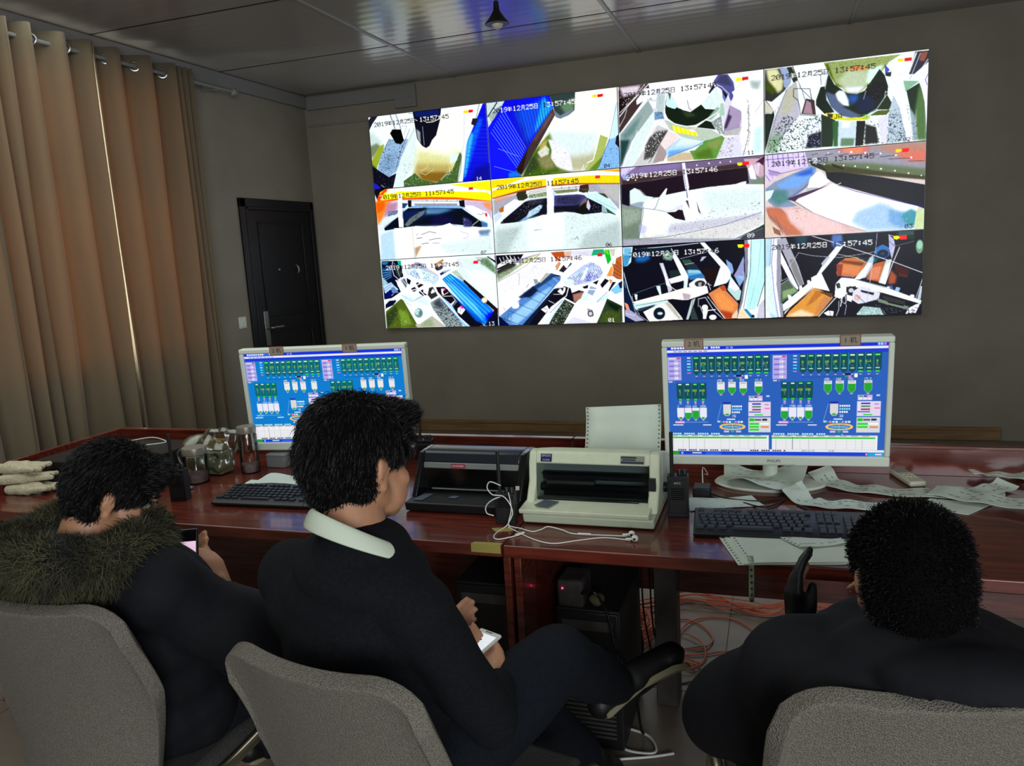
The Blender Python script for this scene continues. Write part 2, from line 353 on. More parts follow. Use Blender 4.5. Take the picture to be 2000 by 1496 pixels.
def curtain_mat():
    m = bpy.data.materials.new('curtain_cloth'); m.use_nodes = True; nt = m.node_tree; N = nt.nodes; L = nt.links; b = N['Principled BSDF']
    b.inputs['Base Color'].default_value = lin((124, 112, 90))+(1,); b.inputs['Roughness'].default_value = .9; b.inputs['Sheen Weight'].default_value = .2
    t = N.new('ShaderNodeBsdfTranslucent'); t.inputs[0].default_value = lin((150, 108, 60))+(1,)
    mx = N.new('ShaderNodeMixShader'); mx.inputs[0].default_value = .3; L.new(b.outputs[0], mx.inputs[1]); L.new(t.outputs[0], mx.inputs[2]); L.new(mx.outputs[0], N['Material Output'].inputs[0])
    tc = N.new('ShaderNodeTexCoord'); no = N.new('ShaderNodeTexNoise'); no.inputs['Scale'].default_value = 150; L.new(tc.outputs['Object'], no.inputs[0]); bp = N.new('ShaderNodeBump'); bp.inputs['Strength'].default_value = .3; bp.inputs['Distance'].default_value = .004; L.new(no.outputs[0], bp.inputs['Height']); L.new(bp.outputs[0], b.inputs['Normal'])
    return m
CURT = curtain_mat()
# ------------------------------------------------------------------ the room
XL, XR, YF, YB, ZC = -.63, 5.6, .08, -9.6, 2.85
def struct(name, bm, m, **k): o = finish(name, bm, m, **k); o['kind'] = 'structure'; return o
bm = B(); box(bm, (XL-.2, YB-.2, -.1), (XR+.2, YF+.2, 0)); fl = struct('floor', bm, FLOOR)
bm = B()
for k in range(1, 11): box(bm, (XL+.6*k-.0015, YB, -.001), (XL+.6*k+.0015, YF, .0006))
for k in range(1, 16): box(bm, (XL, YF-.6*k-.0015, -.001), (XR, YF-.6*k+.0015, .0006))
struct('trim_1', bm, mat('grout', (70, 64, 58), .8))
bm = B(); box(bm, (XL-.2, YB-.2, ZC), (XR+.2, YF+.2, ZC+.1)); struct('ceiling', bm, CEIL)
bm = B()
for y in (-1.035, -2.165, -3.295, -4.425, -5.555, -6.685, -7.8): box(bm, (XL, y-.006, ZC-.0012), (XR, y+.006, ZC+.01))
struct('trim_2', bm, mat('ceiling_gap', (20, 20, 20), .8))
for i, x in enumerate((.757, 2.2, 3.612, 5.03)):
    bm = B(); box(bm, (x-.013, YB, ZC-.006), (x+.013, YF-.01, ZC+.01)); struct('trim_%d' % (3+i), bm, mat('ceiling_profile', (150, 148, 146), .35), bevel=.003)
bm = B(); box(bm, (XL-.2, YF, 0), (XR+.2, YF+.2, ZC)); struct('wall_front', bm, WALL)
bm = B(); box(bm, (XR, YB, 0), (XR+.2, YF, ZC)); struct('wall_right', bm, WALL)
bm = B(); box(bm, (XL-.2, YB-.2, 0), (XR+.2, YB, ZC)); struct('wall_rear', bm, WALL)
# left wall with a window opening
W0, W1, WZ0, WZ1 = -3.1, -1.5, .95, 2.62
bm = B(); box(bm, (XL-.2, YB, 0), (XL, W0, ZC)); box(bm, (XL-.2, W1, 0), (XL, YF, ZC)); box(bm, (XL-.2, W0, 0), (XL, W1, WZ0)); box(bm, (XL-.2, W0, WZ1), (XL, W1, ZC)); struct('wall_left', bm, WALLL)
bm = B()
for y in (W0, (W0+W1)/2-.03, W1-.05): box(bm, (XL-.12, y, WZ0), (XL-.06, y+.05, WZ1))
for z in (WZ0, WZ1-.05, 2.05): box(bm, (XL-.12, W0, z), (XL-.06, W1, z+.05))
wn = struct('window_1', bm, mat('window_frame', (190, 190, 190), .4), bevel=.004)
bm = B(); box(bm, (XL-.095, W0+.04, WZ0+.04), (XL-.09, W1-.04, WZ1-.04)); finish('window_pane', bm, GLASS, wn)
# skirting boards
bm = B(); box(bm, (XL, YF-.016, 0), (4.6, YF, .095)); box(bm, (XL, YF-.022, .07), (4.6, YF-.001, .082)); struct('baseboard_front', bm, SKIRT, bevel=.004)
bm = B(); box(bm, (XL, YB, 0), (XL+.015, -1.03, .095)); struct('baseboard_left', bm, SKIRT, bevel=.004)
# trunking under the ceiling
bm = B(); box(bm, (XL, YB, 2.75), (XL+.035, YF, ZC-.002)); struct('trim_7', bm, TRUNK, bevel=.004)
bm = B(); box(bm, (XL+.036, YF-.03, 2.735), (.41, YF, ZC-.012)); box(bm, (.22, YF-.031, 2.665), (.41, YF-.001, 2.74)); struct('trim_8', bm, TRUNK, bevel=.004)
bm = B(); box(bm, (XL+.02, YF-.014, 2.60), (.3, YF, 2.615)); struct('trim_9', bm, TRUNK, bevel=.003)
# black door on the left wall
DK = mat('door_black', (24, 24, 29), .42, noise=.2, nscale=12, spec=.35)
y0, y1, zt = -.955, .035, 1.985
bm = B(); box(bm, (XL-.05, y0, 0), (XL+.02, y0+.07, zt)); box(bm, (XL-.05, y1-.05, 0), (XL+.02, y1, zt)); box(bm, (XL-.05, y0, zt-.07), (XL+.02, y1, zt)); box(bm, (XL-.02, y0+.06, 0), (XL+.028, y0+.085, zt-.055)); box(bm, (XL-.02, y0+.06, zt-.085), (XL+.028, y1-.04, zt-.06))
d1 = struct('door_1', bm, DK, bevel=.006)
bm = B(); box(bm, (XL-.04, y0+.075, .01), (XL+.008, y1-.05, zt-.08))
for a, c in ((.2, .95), (1.08, 1.8)):
    for q in ((y0+.2, a, y0+.215, c), (y1-.2, a, y1-.185, c)): box(bm, (XL+.0, q[0], q[1]), (XL+.018, q[2], q[3]))
    for z in (a, c): box(bm, (XL+.0, y0+.2, z), (XL+.018, y1-.185, z+.015))
finish('door_leaf', bm, DK, d1, bevel=.004)
bm = B(); box(bm, (XL+.008, y0+.15, .86), (XL+.018, y0+.205, 1.13)); hp = finish('lock_plate', bm, STEEL, d1, bevel=.003)
bm = B(); tube(bm, [(XL+.018, y0+.178, 1.0), (XL+.06, y0+.178, 1.0), (XL+.062, y0+.2, 1.0), (XL+.062, y0+.32, .998)], .011, 10, 4); finish('door_handle', bm, STEEL, hp)
bm = B(); lathe(bm, [(.011, 0), (.011, .006), (.006, .012)], n=16, M=Matrix.Translation(V(XL+.008, y0+.42, 1.44)) @ Matrix.Rotation(math.pi/2, 4, 'Y')); finish('peephole', bm, STEEL, d1)
bm = B(); tube(bm, [(XL+.01, y0+.66, 1.47), (XL+.03, y0+.66, 1.45), (XL+.03, y0+.66, 1.41), (XL+.014, y0+.66, 1.4)], .006, 8); finish('door_hook', bm, STEEL, d1)
# light switch
sw = thing('light_switch', 'small white square light switch on the wall beside the black door', 'light switch', (XL, -1.058, 1.07))
bm = B(); box(bm, (XL, -1.1, 1.028), (XL+.009, -1.016, 1.114)); finish('switch_plate', bm, WHITEP, sw, bevel=.003)
bm = B(); box(bm, (XL+.009, -1.087, 1.04), (XL+.013, -1.06, 1.1)); box(bm, (XL+.009, -1.056, 1.04), (XL+.014, -1.029, 1.1)); finish('rocker', bm, mat('switch_rocker', (225, 228, 222), .3), sw, bevel=.002)
# pendant lamp
pl = thing('pendant_lamp', 'small black funnel-shaped pendant lamp hanging under the ceiling', 'lamp', (1.74, -1.77, ZC))
bm = B(); tube(bm, [(1.74, -1.77, ZC), (1.74, -1.77, 2.76)], .004, 8, 2); lathe(bm, [(.03, 0), (.03, .012), (.01, .02)], (1.74, -1.77, ZC-.02)); finish('cord', bm, BLACKP, pl)
bm = B(); lathe(bm, [(.064, 0), (.066, .004), (.05, .022), (.03, .048), (.017, .07), (.014, .1), (.012, .115)], (1.74, -1.77, 2.675)); finish('lamp_shade', bm, BLACKP, pl)
bm = B(); lathe(bm, [(.004, 0), (.02, .006), (.03, .02), (.034, .034), (.03, .05), (.02, .06)], (1.74, -1.77, 2.65)); finish('bulb', bm, mat('lamp_glass', (215, 208, 196), .3), pl)
# ------------------------------------------------------------------ curtains
def curtain(name, label, ys, z0, z1, xs=None, amp=.06, eyes=()):
    t = thing(name, label, 'curtain', (XL+.13, sum(ys)/len(ys), z0), 0, 'beige eyelet curtains on the left wall')
    bm = B(); cols = []; NZ = 26; n = 10
    P = []
    for i in range(len(ys)-1):
        for k in range(n):
            s = k/n; P.append((i+s, ys[i]*(1-s)+ys[i+1]*s))
    P.append((len(ys)-1, ys[-1]))
    for q, y in P:
        c = []
        for j in range(NZ+1):
            tt = j/NZ; z = z0+(z1-z0)*tt; f = math.cos(q*math.pi)
            d = abs(ys[min(int(q)+1, len(ys)-1)]-ys[min(int(q), len(ys)-2)]); A = min(amp, .03+d*.35)
            xx = XL+.125+A*math.copysign(abs(f)**.8, f)*(1+.12*math.sin(3*tt+q))
            yy = y+.012*math.sin(2.2*tt*3+q*1.7)*(1-tt)+(.02*(1-tt)*math.sin(q*.9))
            c.append(bm.verts.new((xx, yy, z)))
        cols.append(c)
    for a, b2 in zip(cols[:-1], cols[1:]):
        for j in range(NZ): bm.faces.new([a[j], b2[j], b2[j+1], a[j+1]])
    o = finish('curtain_cloth', bm, CURT, t); s = o.modifiers.new('s', 'SOLIDIFY'); s.thickness = .002
    for y in eyes:
        bm = B(); M = Matrix.Translation(V(XL+.125+.0, y, 2.705)) @ Matrix.Rotation(math.radians(90), 4, 'X') @ Matrix.Rotation(math.radians(38), 4, 'Y')
        ring = [M @ V(.027*math.cos(a*math.pi/9), .027*math.sin(a*math.pi/9), 0) for a in range(18)]; tube(bm, ring, .007, 8, 1, True, smooth=False); finish('eyelet', bm, STEEL, t)
    return t
curtain('curtain', 'beige eyelet curtain panel nearest the black door, right of the bright gap', [-2.318, -2.22, -2.13, -2.01, -1.89, -1.77, -1.655, -1.62, -1.59, -1.565, -1.54, -1.52, -1.49], .3, 2.77, eyes=(-2.17, -1.95, -1.72))
curtain('curtain', 'beige eyelet curtain panel left of the bright gap between the curtains', [-3.05, -2.98, -2.93, -2.88, -2.84, -2.78, -2.72, -2.60, -2.50, -2.40, -2.322], .3, 2.77, eyes=(-2.66, -2.45))
curtain('curtain', 'beige curtain at the left edge of the picture, farthest from the black door', [-4.3, -4.16, -4.03, -3.9, -3.77, -3.64, -3.5, -3.38, -3.27, -3.16, -3.04], .3, 2.77)
rd = thing('curtain_rod', 'pale metal curtain rod along the left wall through the curtain eyelets', 'curtain rod', (XL, -2.5, 2.71))
bm = B(); tube(bm, [(XL+.125, -4.6, 2.705), (XL+.125, -1.06, 2.705)], .012, 12, 1); finish('rod', bm, TRUNK, rd)
bm = B(); lathe(bm, [(.014, 0), (.014, .02), (.028, .03), (.03, .05), (.02, .07), (.006, .075)], n=20, M=Matrix.Translation(V(XL+.125, -1.07, 2.705)) @ Matrix.Rotation(-math.pi/2, 4, 'X')); finish('finial', bm, TRUNK, rd)
for y in (-1.2, -2.36, -4.2):
    bm = B(); box(bm, (XL, y-.015, 2.68), (XL+.01, y+.015, 2.74)); tube(bm, [(XL, y, 2.70), (XL+.1, y, 2.695), (XL+.125, y, 2.69)], .007, 8, 3); finish('bracket', bm, TRUNK, rd)
FEEDS = {
    (0, 0): 'F eff|P 223 0 -6 1 85 1 32 98 -2 184|P fff 0 -6 -1 23 3 -7 55|P cdd 5 -3 201 32 208 112 375 85 434 -6 575|P 786 2 -8 401 59 366 86 417 6 577|P 9a3 1 121 386 113 476 26 746 -7 695 -2 603 75 415|P 231 2 -4 648 40 720 30 793 -6 788|P 9bd 0 168 321 225 349 353 352 209 782 140 845 45 730 78 561 127 424|P 8ac 3 108 565 229 493 174 786 58 715|N 124 .22 3 167 339 328 366 209 782 140 845 45 730 78 561 127 424|S 122 0.9 171 330 124 441|P 112 0 -6 676 45 730 140 845 208 800 167 1016 -2 997|N 8ab .05 3 33 728 201 809 168 1005 25 986|P 22c 0 0 908 28 930 61 1007 -2 998|S eef 0.5 67 946 91 981|P dee 0 395 191 404 487 383 664 357 741 267 909 278 1021 168 1003 260 589 355 300|N 346 .10 3 279 647 372 680 357 741 292 868 269 864|S 335 0.7 353 227 264 500 205 746|S 99a 0.5 396 218 260 589|P ffe 0 410 123 815 67 788 568 681 612 400 549|P dd9 8 402 523 679 638 783 567 732 976 419 885 380 735|P ba6 5 388 692 675 753 731 1003 322 981|P 862 3 405 821 643 847 602 993 427 941|P 463 0 267 918 370 824 423 923 552 986 635 882 688 836 765 600 779 655 720 1028 268 1016|N cda .14 3 267 918 370 824 423 923 552 986 635 882 763 652 720 1028 268 1016|S dca 0.9 427 581 430 643 422 706|S edb 1.1 423 805 481 768 484 715|S dc9 1.3 416 822 460 864 532 795|S eed 1.1 587 946 629 890 670 878 668 796|P dfe 0 675 621 753 624 732 709 675 744|P 112 0 390 -1 632 1 618 144 575 347 538 403 513 478 482 502 450 467 410 363 401 192|P 9aa 1 410 229 442 279 439 457 415 363|S 9ab 1.3 465 211 468 462|P 126 1 404 6 618 11 609 97 412 70|S fff 1.6 499 161 555 163 613 133 629 67|S def 1.4 389 65 402 104 424 124|S 89a 3.3 194 -3 227 196|S abc 4.0 243 3 278 206|P 000 0 204 201 278 215 297 370 269 415 223 394 180 252|S 222 0.7 358 15 391 22|S 88a 0.7 286 171 332 180 298 290|P f8f8f8 0 817 15 975 3 831 452 776 983 765 998|S 9ab 0.7 821 111 802 500 781 601 725 1002|S 233 0.9 776 654 760 847 725 1010|P 01d 0 975 3 999 3 998 1010 771 1002 822 574 837 453|P 06f 3 940 185 967 206 841 770 783 965 829 504|P 4bf 2 869 354 883 391 801 923 780 965 822 574 837 462|H 009 0.5 14 975 11 772 983 998 6 985 1003|H 14f 0.5 9 916 276 812 678 996 290 991 706|P 009 4 893 831 998 795 996 1005 831 1000|S 9aa 2.5 947 6 914 180|P 223 0 886 178 932 187 904 283 870 250|P f00 0 856 65 894 64 891 100 854 100|P fd0 0 815 67 847 64 853 83 843 102 814 97|D 14 884 1000 49 ',
    (1, 0): 'F fff|P 01f 0 1 1 498 -1 522 156 207 918 255 1009 1 1010|P 00d 5 135 -1 282 10 142 147|P 15f 4 215 161 471 11 516 163 308 600|P 2af 2 382 356 449 6 516 163 369 462|P 07e 1 148 937 218 929 249 1003 146 1002|H 006 0.5 12 225 17 498 -1 307 617 496 250|H 004 0.5 6 161 95 235 55 294 671 330 584|H 8bf 0.4 9 25 384 131 109 219 882 295 634|N 5af .03 2 40 257 187 156 342 586 258 758|S 8bf 0.5 74 607 235 735|S 8bf 0.5 36 835 194 934|P cdd 0 1 1 147 3 109 104 7 316 3 213|S 122 2.8 86 13 9 177|H 122 0.9 5 18 178 34 255 117 60 132 90|P 433 0 521 164 534 257 256 972 207 908 343 560|P 211 1 343 560 306 673 250 990 207 918|P 644 2 515 199 529 246 376 556 354 551|P 655 2 497 232 525 236 448 403 426 382|S ffe 0.5 534 274 366 720 256 972|P ffe 0 540 257 687 1 1002 3 1005 433 915 1005 255 1003|P 461 2 361 690 490 466 515 579 609 923 662 995 255 1003 299 875|P 342 4 336 751 425 775 365 932 261 1000 287 892|P 885 4 370 767 493 749 522 929 426 941|P ba5 2 414 598 472 535 452 641 395 687|P bb9 5 504 742 810 701 853 889 717 995 553 960|P dee 6 480 427 867 532 808 791 645 810 507 650|P eef 1 471 553 515 579 635 763 651 993 608 977 527 911 486 793 494 694|N 99a .10 3 492 575 635 763 651 993 527 911 486 793|P ddc 1 383 704 452 624 478 683 471 746 409 781|N 888 .15 3 388 704 452 641 472 735 409 772|S 886 0.5 382 713 409 781 476 746|P ab6 0 866 563 923 612 845 995 738 993 828 795|P 682 1 875 838 879 892 834 998 771 993|S fff 2.1 824 775 806 871 762 901|S eff 1.6 734 923 717 995|N ffd .04 3 287 875 449 732 554 932 441 998 295 997|P 8be 0 927 631 1007 467 998 1005 834 998 881 829|P cef 0 983 208 999 194 999 608 933 633 958 459|N 013 .09 3 905 716 1003 734 998 1005 834 998|S 223 0.9 933 633 893 768 846 969|P 112 0 983 605 1005 574 1001 751 974 692|S 888 0.4 997 185 958 441 933 624|P 344 0 498 -1 693 -3 682 222 637 276 572 309 539 285 522 145|P 686 3 575 147 680 62 676 220 611 253|P 789 1 530 201 573 272 677 194 671 229 626 283 572 304 539 279|S ccd 0.7 536 279 572 311 637 278 679 231|P d12 0 857 62 898 60 897 95 856 98|P fd0 0 820 58 851 62 857 79 845 95 819 93|D 04 885 983 48 ',
    (2, 0): 'F eef|P 433 0 9 -1 223 3 231 109 3 581|P dcd 2 15 10 168 13 144 102 45 137|P 211 0 12 149 89 128 30 321 8 354|N eee .12 4 14 20 211 13 143 175 20 281|S eef 2.0 227 8 87 220 10 365|S fff 1.2 195 10 105 185 14 318|S ddd 1.2 64 290 46 380 8 487|P eee 0 200 57 237 65 230 173 136 248 132 192|P 9aa 0 9 582 235 175 282 295 260 365 153 551 36 871 3 1002|P 244 2 10 657 79 661 36 871 12 983 3 983|P 688 3 20 603 173 366 109 581 46 664|S eff 1.5 9 582 230 173|P dee 0 261 328 286 370 95 997 23 990 90 690 153 551|S fff 1.4 136 567 23 984|P bcc 1 284 138 338 159 324 413 260 365|S 9ab 0.7 285 93 305 262|P eef 0 214 189 283 222 276 349 249 335|S abc 1.4 214 198 280 225 272 330 250 326 214 198|P 79b 0 260 356 314 365 328 452 259 448|N 236 .20 3 260 356 314 365 328 471 259 448|P ccc 0 279 516 354 586 272 984 95 997 187 782 205 709|P 444 1 277 591 348 594 240 904 175 932 188 763 223 657|N ddd .28 3 235 546 348 594 262 965 157 967 182 763|S 333 1.2 348 594 275 796 212 967|P a99 0 291 762 350 847 316 963 239 979|P edd 0 353 605 438 674 328 833 297 744|P cb9 1 338 929 446 882 541 896 551 986 343 977|P 694 0 606 760 721 723 741 755 682 993 530 983 500 871 536 868|P 895 2 617 798 721 751 694 883 631 847|P 572 3 536 904 642 857 662 981 551 972|P bdf 0 443 704 601 758 590 803 343 920 331 824|P 6ae 2 350 847 511 836 349 922|P def 2 448 704 590 756 564 789 404 800|S 245 1.0 606 774 516 836 343 920|S 9aa 0.7 437 702 328 833|P bcb 0 324 460 461 560 649 638 721 723 648 756 579 763 448 695 407 633 365 587|P 121 0 333 305 354 144 426 340 510 403 584 326 687 408 672 460 609 513 545 565 476 567 387 509 339 426|P 343 2 442 363 516 413 557 457 483 462|P cee 0 355 135 380 177 426 323 400 346 352 309 339 278|P 566 0 357 135 380 158 369 238|P fffffc 0 355 135 382 22 675 3 674 126 637 218 584 326 521 377 510 403 452 365 412 255 381 149|P dee 0 637 227 679 137 734 292 724 344 687 408 610 386 584 326|P 9ba 1 692 373 724 415 650 528 619 514|S fff 1.9 336 286 329 368 350 455 403 530 481 570 545 570 614 513 692 446 724 380|P 121 0 614 523 650 547 680 643 550 593|P 899 0 650 547 718 487 731 699 706 702|N eee .3 3 650 547 718 487 731 699 706 702|S 223 0.7 490 262 500 354 516 386|P 223 0 634 199 669 98 678 145 642 210|P 559 0 701 -1 767 8 802 109 811 199 801 286 775 354 745 213 675 109 670 72|P 446 1 716 10 757 15 796 152 745 133 689 86|P 67a 0 725 173 766 234 765 316 744 339 729 272|P 112 0 720 171 760 243 755 304|P dde 0 765 245 790 356 736 681 723 488 739 347|P acb 0 714 342 734 337 743 492 707 485|S eef 1.2 675 100 725 147 771 236 770 316|S eef 0.9 767 8 807 109 811 217 795 312|P a9b 0 775 372 855 459 844 655 741 692 737 600|P 435 1 769 478 789 509 752 647 737 636|S 112 1.0 775 426 731 708|P bbb 0 736 681 849 647 828 734 731 725|S 99a 1.0 850 493 855 621 833 744|P fefeff 0 791 222 997 27 999 998 874 991 854 748 855 476|P abb 3 907 112 986 130 967 231 922 205|P cee 4 935 671 995 645 989 977 924 976|P dde 1 741 755 833 744 863 990 687 984|N 445 .18 3 741 755 803 756 802 984 687 984|N 234 .25 3 886 321 911 363 910 756 893 962 863 984 879 751 895 574|S 445 0.7 901 396 900 737 863 984|S 99a 0.5 1006 337 941 493|P ee0 0 383 535 557 659 557 704 390 621|H fff 0.7 6 391 546 544 647 401 622 554 699|P fee 0 492 596 545 608 539 647 502 631|S c68 0.5 495 598 542 624|P c23 0 860 64 900 64 900 100 860 102|P fe0 0 820 64 847 65 860 81 847 105 820 102|D 11 891 979 46 ',
    (3, 0): 'F eff|P 333 0 5 10 166 15 172 173 127 283 49 387 4 359|P dda 2 11 11 83 8 125 164 116 262 88 295 27 144|P 450 2 11 121 77 264 55 309 10 239|P 9ac 0 97 4 149 11 174 184 149 248 127 234 122 124|P 232 0 144 10 176 13 215 173 188 198|N 99a .15 3 61 370 144 248 116 380 82 554 49 568|P bbc 0 144 257 204 180 216 281 226 582 116 814 31 983 9 979 60 601|P bba 2 144 267 199 199 210 379 172 532 99 558|N 233 .35 4 138 546 222 640 363 587 359 965 31 983 66 713|N 233 .10 4 76 574 144 567 122 763 43 852|P 8a8 5 25 809 111 741 82 981 20 981|N 122 .3 4 31 829 166 831 144 990 25 981|P 112 0 4 339 60 490 66 551 3 967|P ccb 0 6 359 60 490 49 528 7 521|P 232 2 10 521 55 539 9 927|S 888 1.4 144 267 76 574 9 979|P 112 1 287 812 364 786 365 970 266 965|N aad .25 3 254 647 358 666 359 970 222 958|S 222 1.7 182 10 231 255|S ede 1.5 198 8 226 255|P eff 0 242 11 361 10 362 292 329 393 286 354 231 217|S 224 1.2 188 265 231 271 291 286 297 358 308 438|S 224 1.2 188 276 188 356 216 401 226 473 232 572 330 601|P 433 0 265 391 319 420 330 591 237 563|P a89 0 271 412 297 446 309 577 249 556|S 224 1.0 231 265 320 441|S 223 0.9 242 286 259 408|S 446 1.0 351 144 404 124|S 334 1.0 356 144 362 253|P 9a6 0 375 11 839 20 769 90 729 185 688 224 653 312 591 406 523 382 490 318 453 292 415 156 399 105|N 784 .25 4 376 13 799 20 708 152 404 86|P e73 1 563 91 646 119 621 147 521 126|S e83 0.9 489 119 635 138|P 560 1 382 23 404 29 447 252 501 311 458 292 415 166|P bca 3 521 131 698 159 637 319 575 393 512 342 458 234|P eef 2 501 319 626 326 585 396 523 373|P dfe 2 651 140 738 111 719 184 658 304 637 290|P 121 0 404 135 442 269 523 382 580 405 627 375 714 152 745 227 767 356 763 450 697 610 604 671 492 631 427 520 383 335|P 568 1 389 337 448 387 502 535 576 617 620 655 551 671 487 629 422 520|P eff 1 448 377 469 342 501 349 533 462 534 532 497 514 465 450|P 25a 3 523 403 591 406 591 474 544 523|P 124 2 586 453 721 365 676 607 582 608|P 111 0 642 311 740 292 757 410 701 514 638 426|N 556 .1 3 641 215 740 292 757 410 701 514 654 429|S abc 1.4 409 116 386 248 383 335 411 497 487 634 551 673 620 669 702 593 758 448|S ccd 0.7 635 377 621 471|S 89b 1.0 357 370 383 365 386 415 363 429 357 379|S dde 1.0 752 410 768 422 763 480 747 476 752 410|P 121 0 357 281 383 276 395 436 444 582 384 591 330 481 330 422|P 231 0 763 450 794 553 775 615 702 601|P 562 0 708 614 785 617 760 671 656 661|P dd0 0 390 582 460 596 508 664 656 671 651 709 525 692 396 648|P 433 0 401 589 436 601 433 645 404 634|D JA 444 659 50 |D 36 615 690 50 4a2|P 233 0 743 93 760 201 785 198 781 253 750 238|P 45c 0 743 104 775 177 755 210|P 232 0 363 587 450 673 435 972 365 970|P 363 1 433 680 472 687 468 977 440 974|P cde 0 472 692 585 711 575 991 468 977|P eff 1 492 701 546 709 535 777 493 768|P 686 1 488 887 569 901 564 984 483 976|P 111 0 582 706 635 716 623 990 575 991|N 334 .3 4 630 715 766 741 769 993 617 988|P 222 1 636 755 699 796 717 976 632 981|P dde 0 709 701 765 673 769 990 732 969|P bcd 0 799 457 855 507 892 984 769 990 771 683|N 233 .38 3 770 643 887 589 902 986 769 990|P eef 0 786 264 851 164 853 316 913 979 887 979 836 600 799 457|P 8b9 0 855 312 949 335 870 433|P 232 0 875 426 949 354 972 492 933 655 925 856 897 610|P 574 2 949 365 992 553 999 993 943 984 928 655|P 9ab 1 897 610 929 713 943 984 923 990|N 234 .2 3 905 784 950 793 953 991 913 988|P 334 0 920 10 1001 15 1003 131 918 253 887 248|P ddd 0 920 29 934 13 892 229 887 218|S ede 1.5 995 111 914 319|S abc 1.5 950 36 893 305|P 95533f 0 954 27 994 27 975 126 946 111|P eef 0 943 258 1001 178 1006 995 982 570|S 22a 0.7 1003 253 983 325 994 384|S 01a 0.5 1004 15 1001 497 1001 1003|P d11 0 860 67 901 67 901 104 860 102|P fd0 0 821 67 845 69 859 86 845 102 821 98|D 02 862 990 46 ',
    (0, 1): 'F def|P 12a 0 -2 -89 21 -77 71 10 2 5|P 112 0 -13 -2 107 -3 16 138 6 89|P fe0 0 100 5 707 21 1002 14 997 284 716 202 473 165 206 144 31 167 15 146 51 40|P e41 1 15 157 29 92 94 3 142 10 86 54 44 169|P fffff4 0 119 7 662 19 997 150 995 204 967 164 708 120 647 106 234 56 103 75|P fe0 0 707 21 1002 14 997 141|P e62 0 21 162 206 144 474 160 716 200 997 284 997 294 715 233 472 197 205 171 19 193|P f83 3 1 172 151 174 96 315 7 512 -6 303|P b8a 3 108 205 204 190 185 308 80 388 62 386|P e60 2 5 174 85 174 75 275 11 343|P 78a 0 108 317 197 310 183 364 98 390 106 345|N 445 .3 3 114 319 197 310 195 366 104 392|P dee 0 7 512 195 366 237 332 293 284 316 296 230 369 59 555 3 597|S 13a 0.7 64 527 180 419|P 012 0 60 547 193 402 287 292 455 305 738 339 775 390 955 618 899 630 656 557 570 566 256 559 64 585|P 125 3 231 332 443 312 437 432 258 522|P 8bd 4 454 319 659 348 635 364 548 407 433 393|P 47a 3 449 317 715 355 577 385 464 371|P 114 5 462 416 633 418 701 554 489 566|P 7ad 0 294 266 456 277 739 313 776 364 749 355 467 306 305 291|S cef 0.7 293 289 738 331 780 386|P eff 0 327 188 731 232 718 284 325 233|S 123 0.7 326 198 730 254|H 211 0.7 4 454 195 715 228 453 218 714 251|S b52 0.7 518 204 515 266|P 112 0 289 186 322 186 317 279 293 284 288 256|P 112 0 728 244 775 245 776 345 733 322|P 247 0 203 209 290 228 258 289 198 291|P 99a 0 342 235 713 282 711 310 352 268|S 111 0.9 383 352 421 301 456 296|P 677 0 246 520 297 433 383 360 436 339 416 400 355 458 268 550|N 112 .2 3 258 522 297 433 383 360 416 400 355 458 268 550|P 336 1 749 468 787 491 830 550 817 613 755 606|N 89d .2 3 749 468 787 491 817 613 755 606|S aa8 2.2 828 595 886 529|P cbd 1 780 256 994 292 994 606 910 487 775 372|P fff 0 783 319 839 326 962 440 996 552 993 614 877 484 776 353|P e96 2 918 291 997 298 998 426 948 366|P d32 0 939 437 956 444 957 493 940 486|S 445 0.7 878 447 911 461 924 435 933 454|P 47a 1 903 541 956 583 949 635 905 632|P fff 0 -2 576 57 602 148 574 256 559 350 550 512 578 575 567 639 541 682 597 760 623 905 627 998 642 995 1017 5 1006|P dde 5 256 559 569 585 653 621 452 607|P bdf 3 20 627 142 574 144 999 5 1006|P 68a 2 870 672 975 667 955 762 889 747|N 347 .12 3 859 672 991 668 965 782 877 764|P b97 2 318 855 384 823 317 1006|P dee 6 500 827 1000 731 989 1011 609 985|N 889 .03 4 570 557 792 654 775 782 704 755|S 334 0.7 338 679 357 663|S 222 1.1 385 675 457 641 514 665|S 223 1.4 342 726 389 717|S 222 1.1 451 757 527 742 556 748|S 334 1.3 385 806 444 797|S 445 0.7 478 801 535 811|S 99b 0.5 719 665 790 708 782 754 743 768|N 88a .2 3 950 889 994 884 992 940 948 935|N 99a .2 3 725 903 742 905 740 961 724 959|P fff 0 209 80 244 84 231 407 237 463 232 555 194 552 193 402|S 9cd 0.5 234 277 238 444 234 630|P fff 0 149 560 309 564 311 1010 156 1008|S 999 0.5 309 564 311 1010|P d34 0 818 77 853 77 853 115 816 113|D 07 884 1001 49 ',
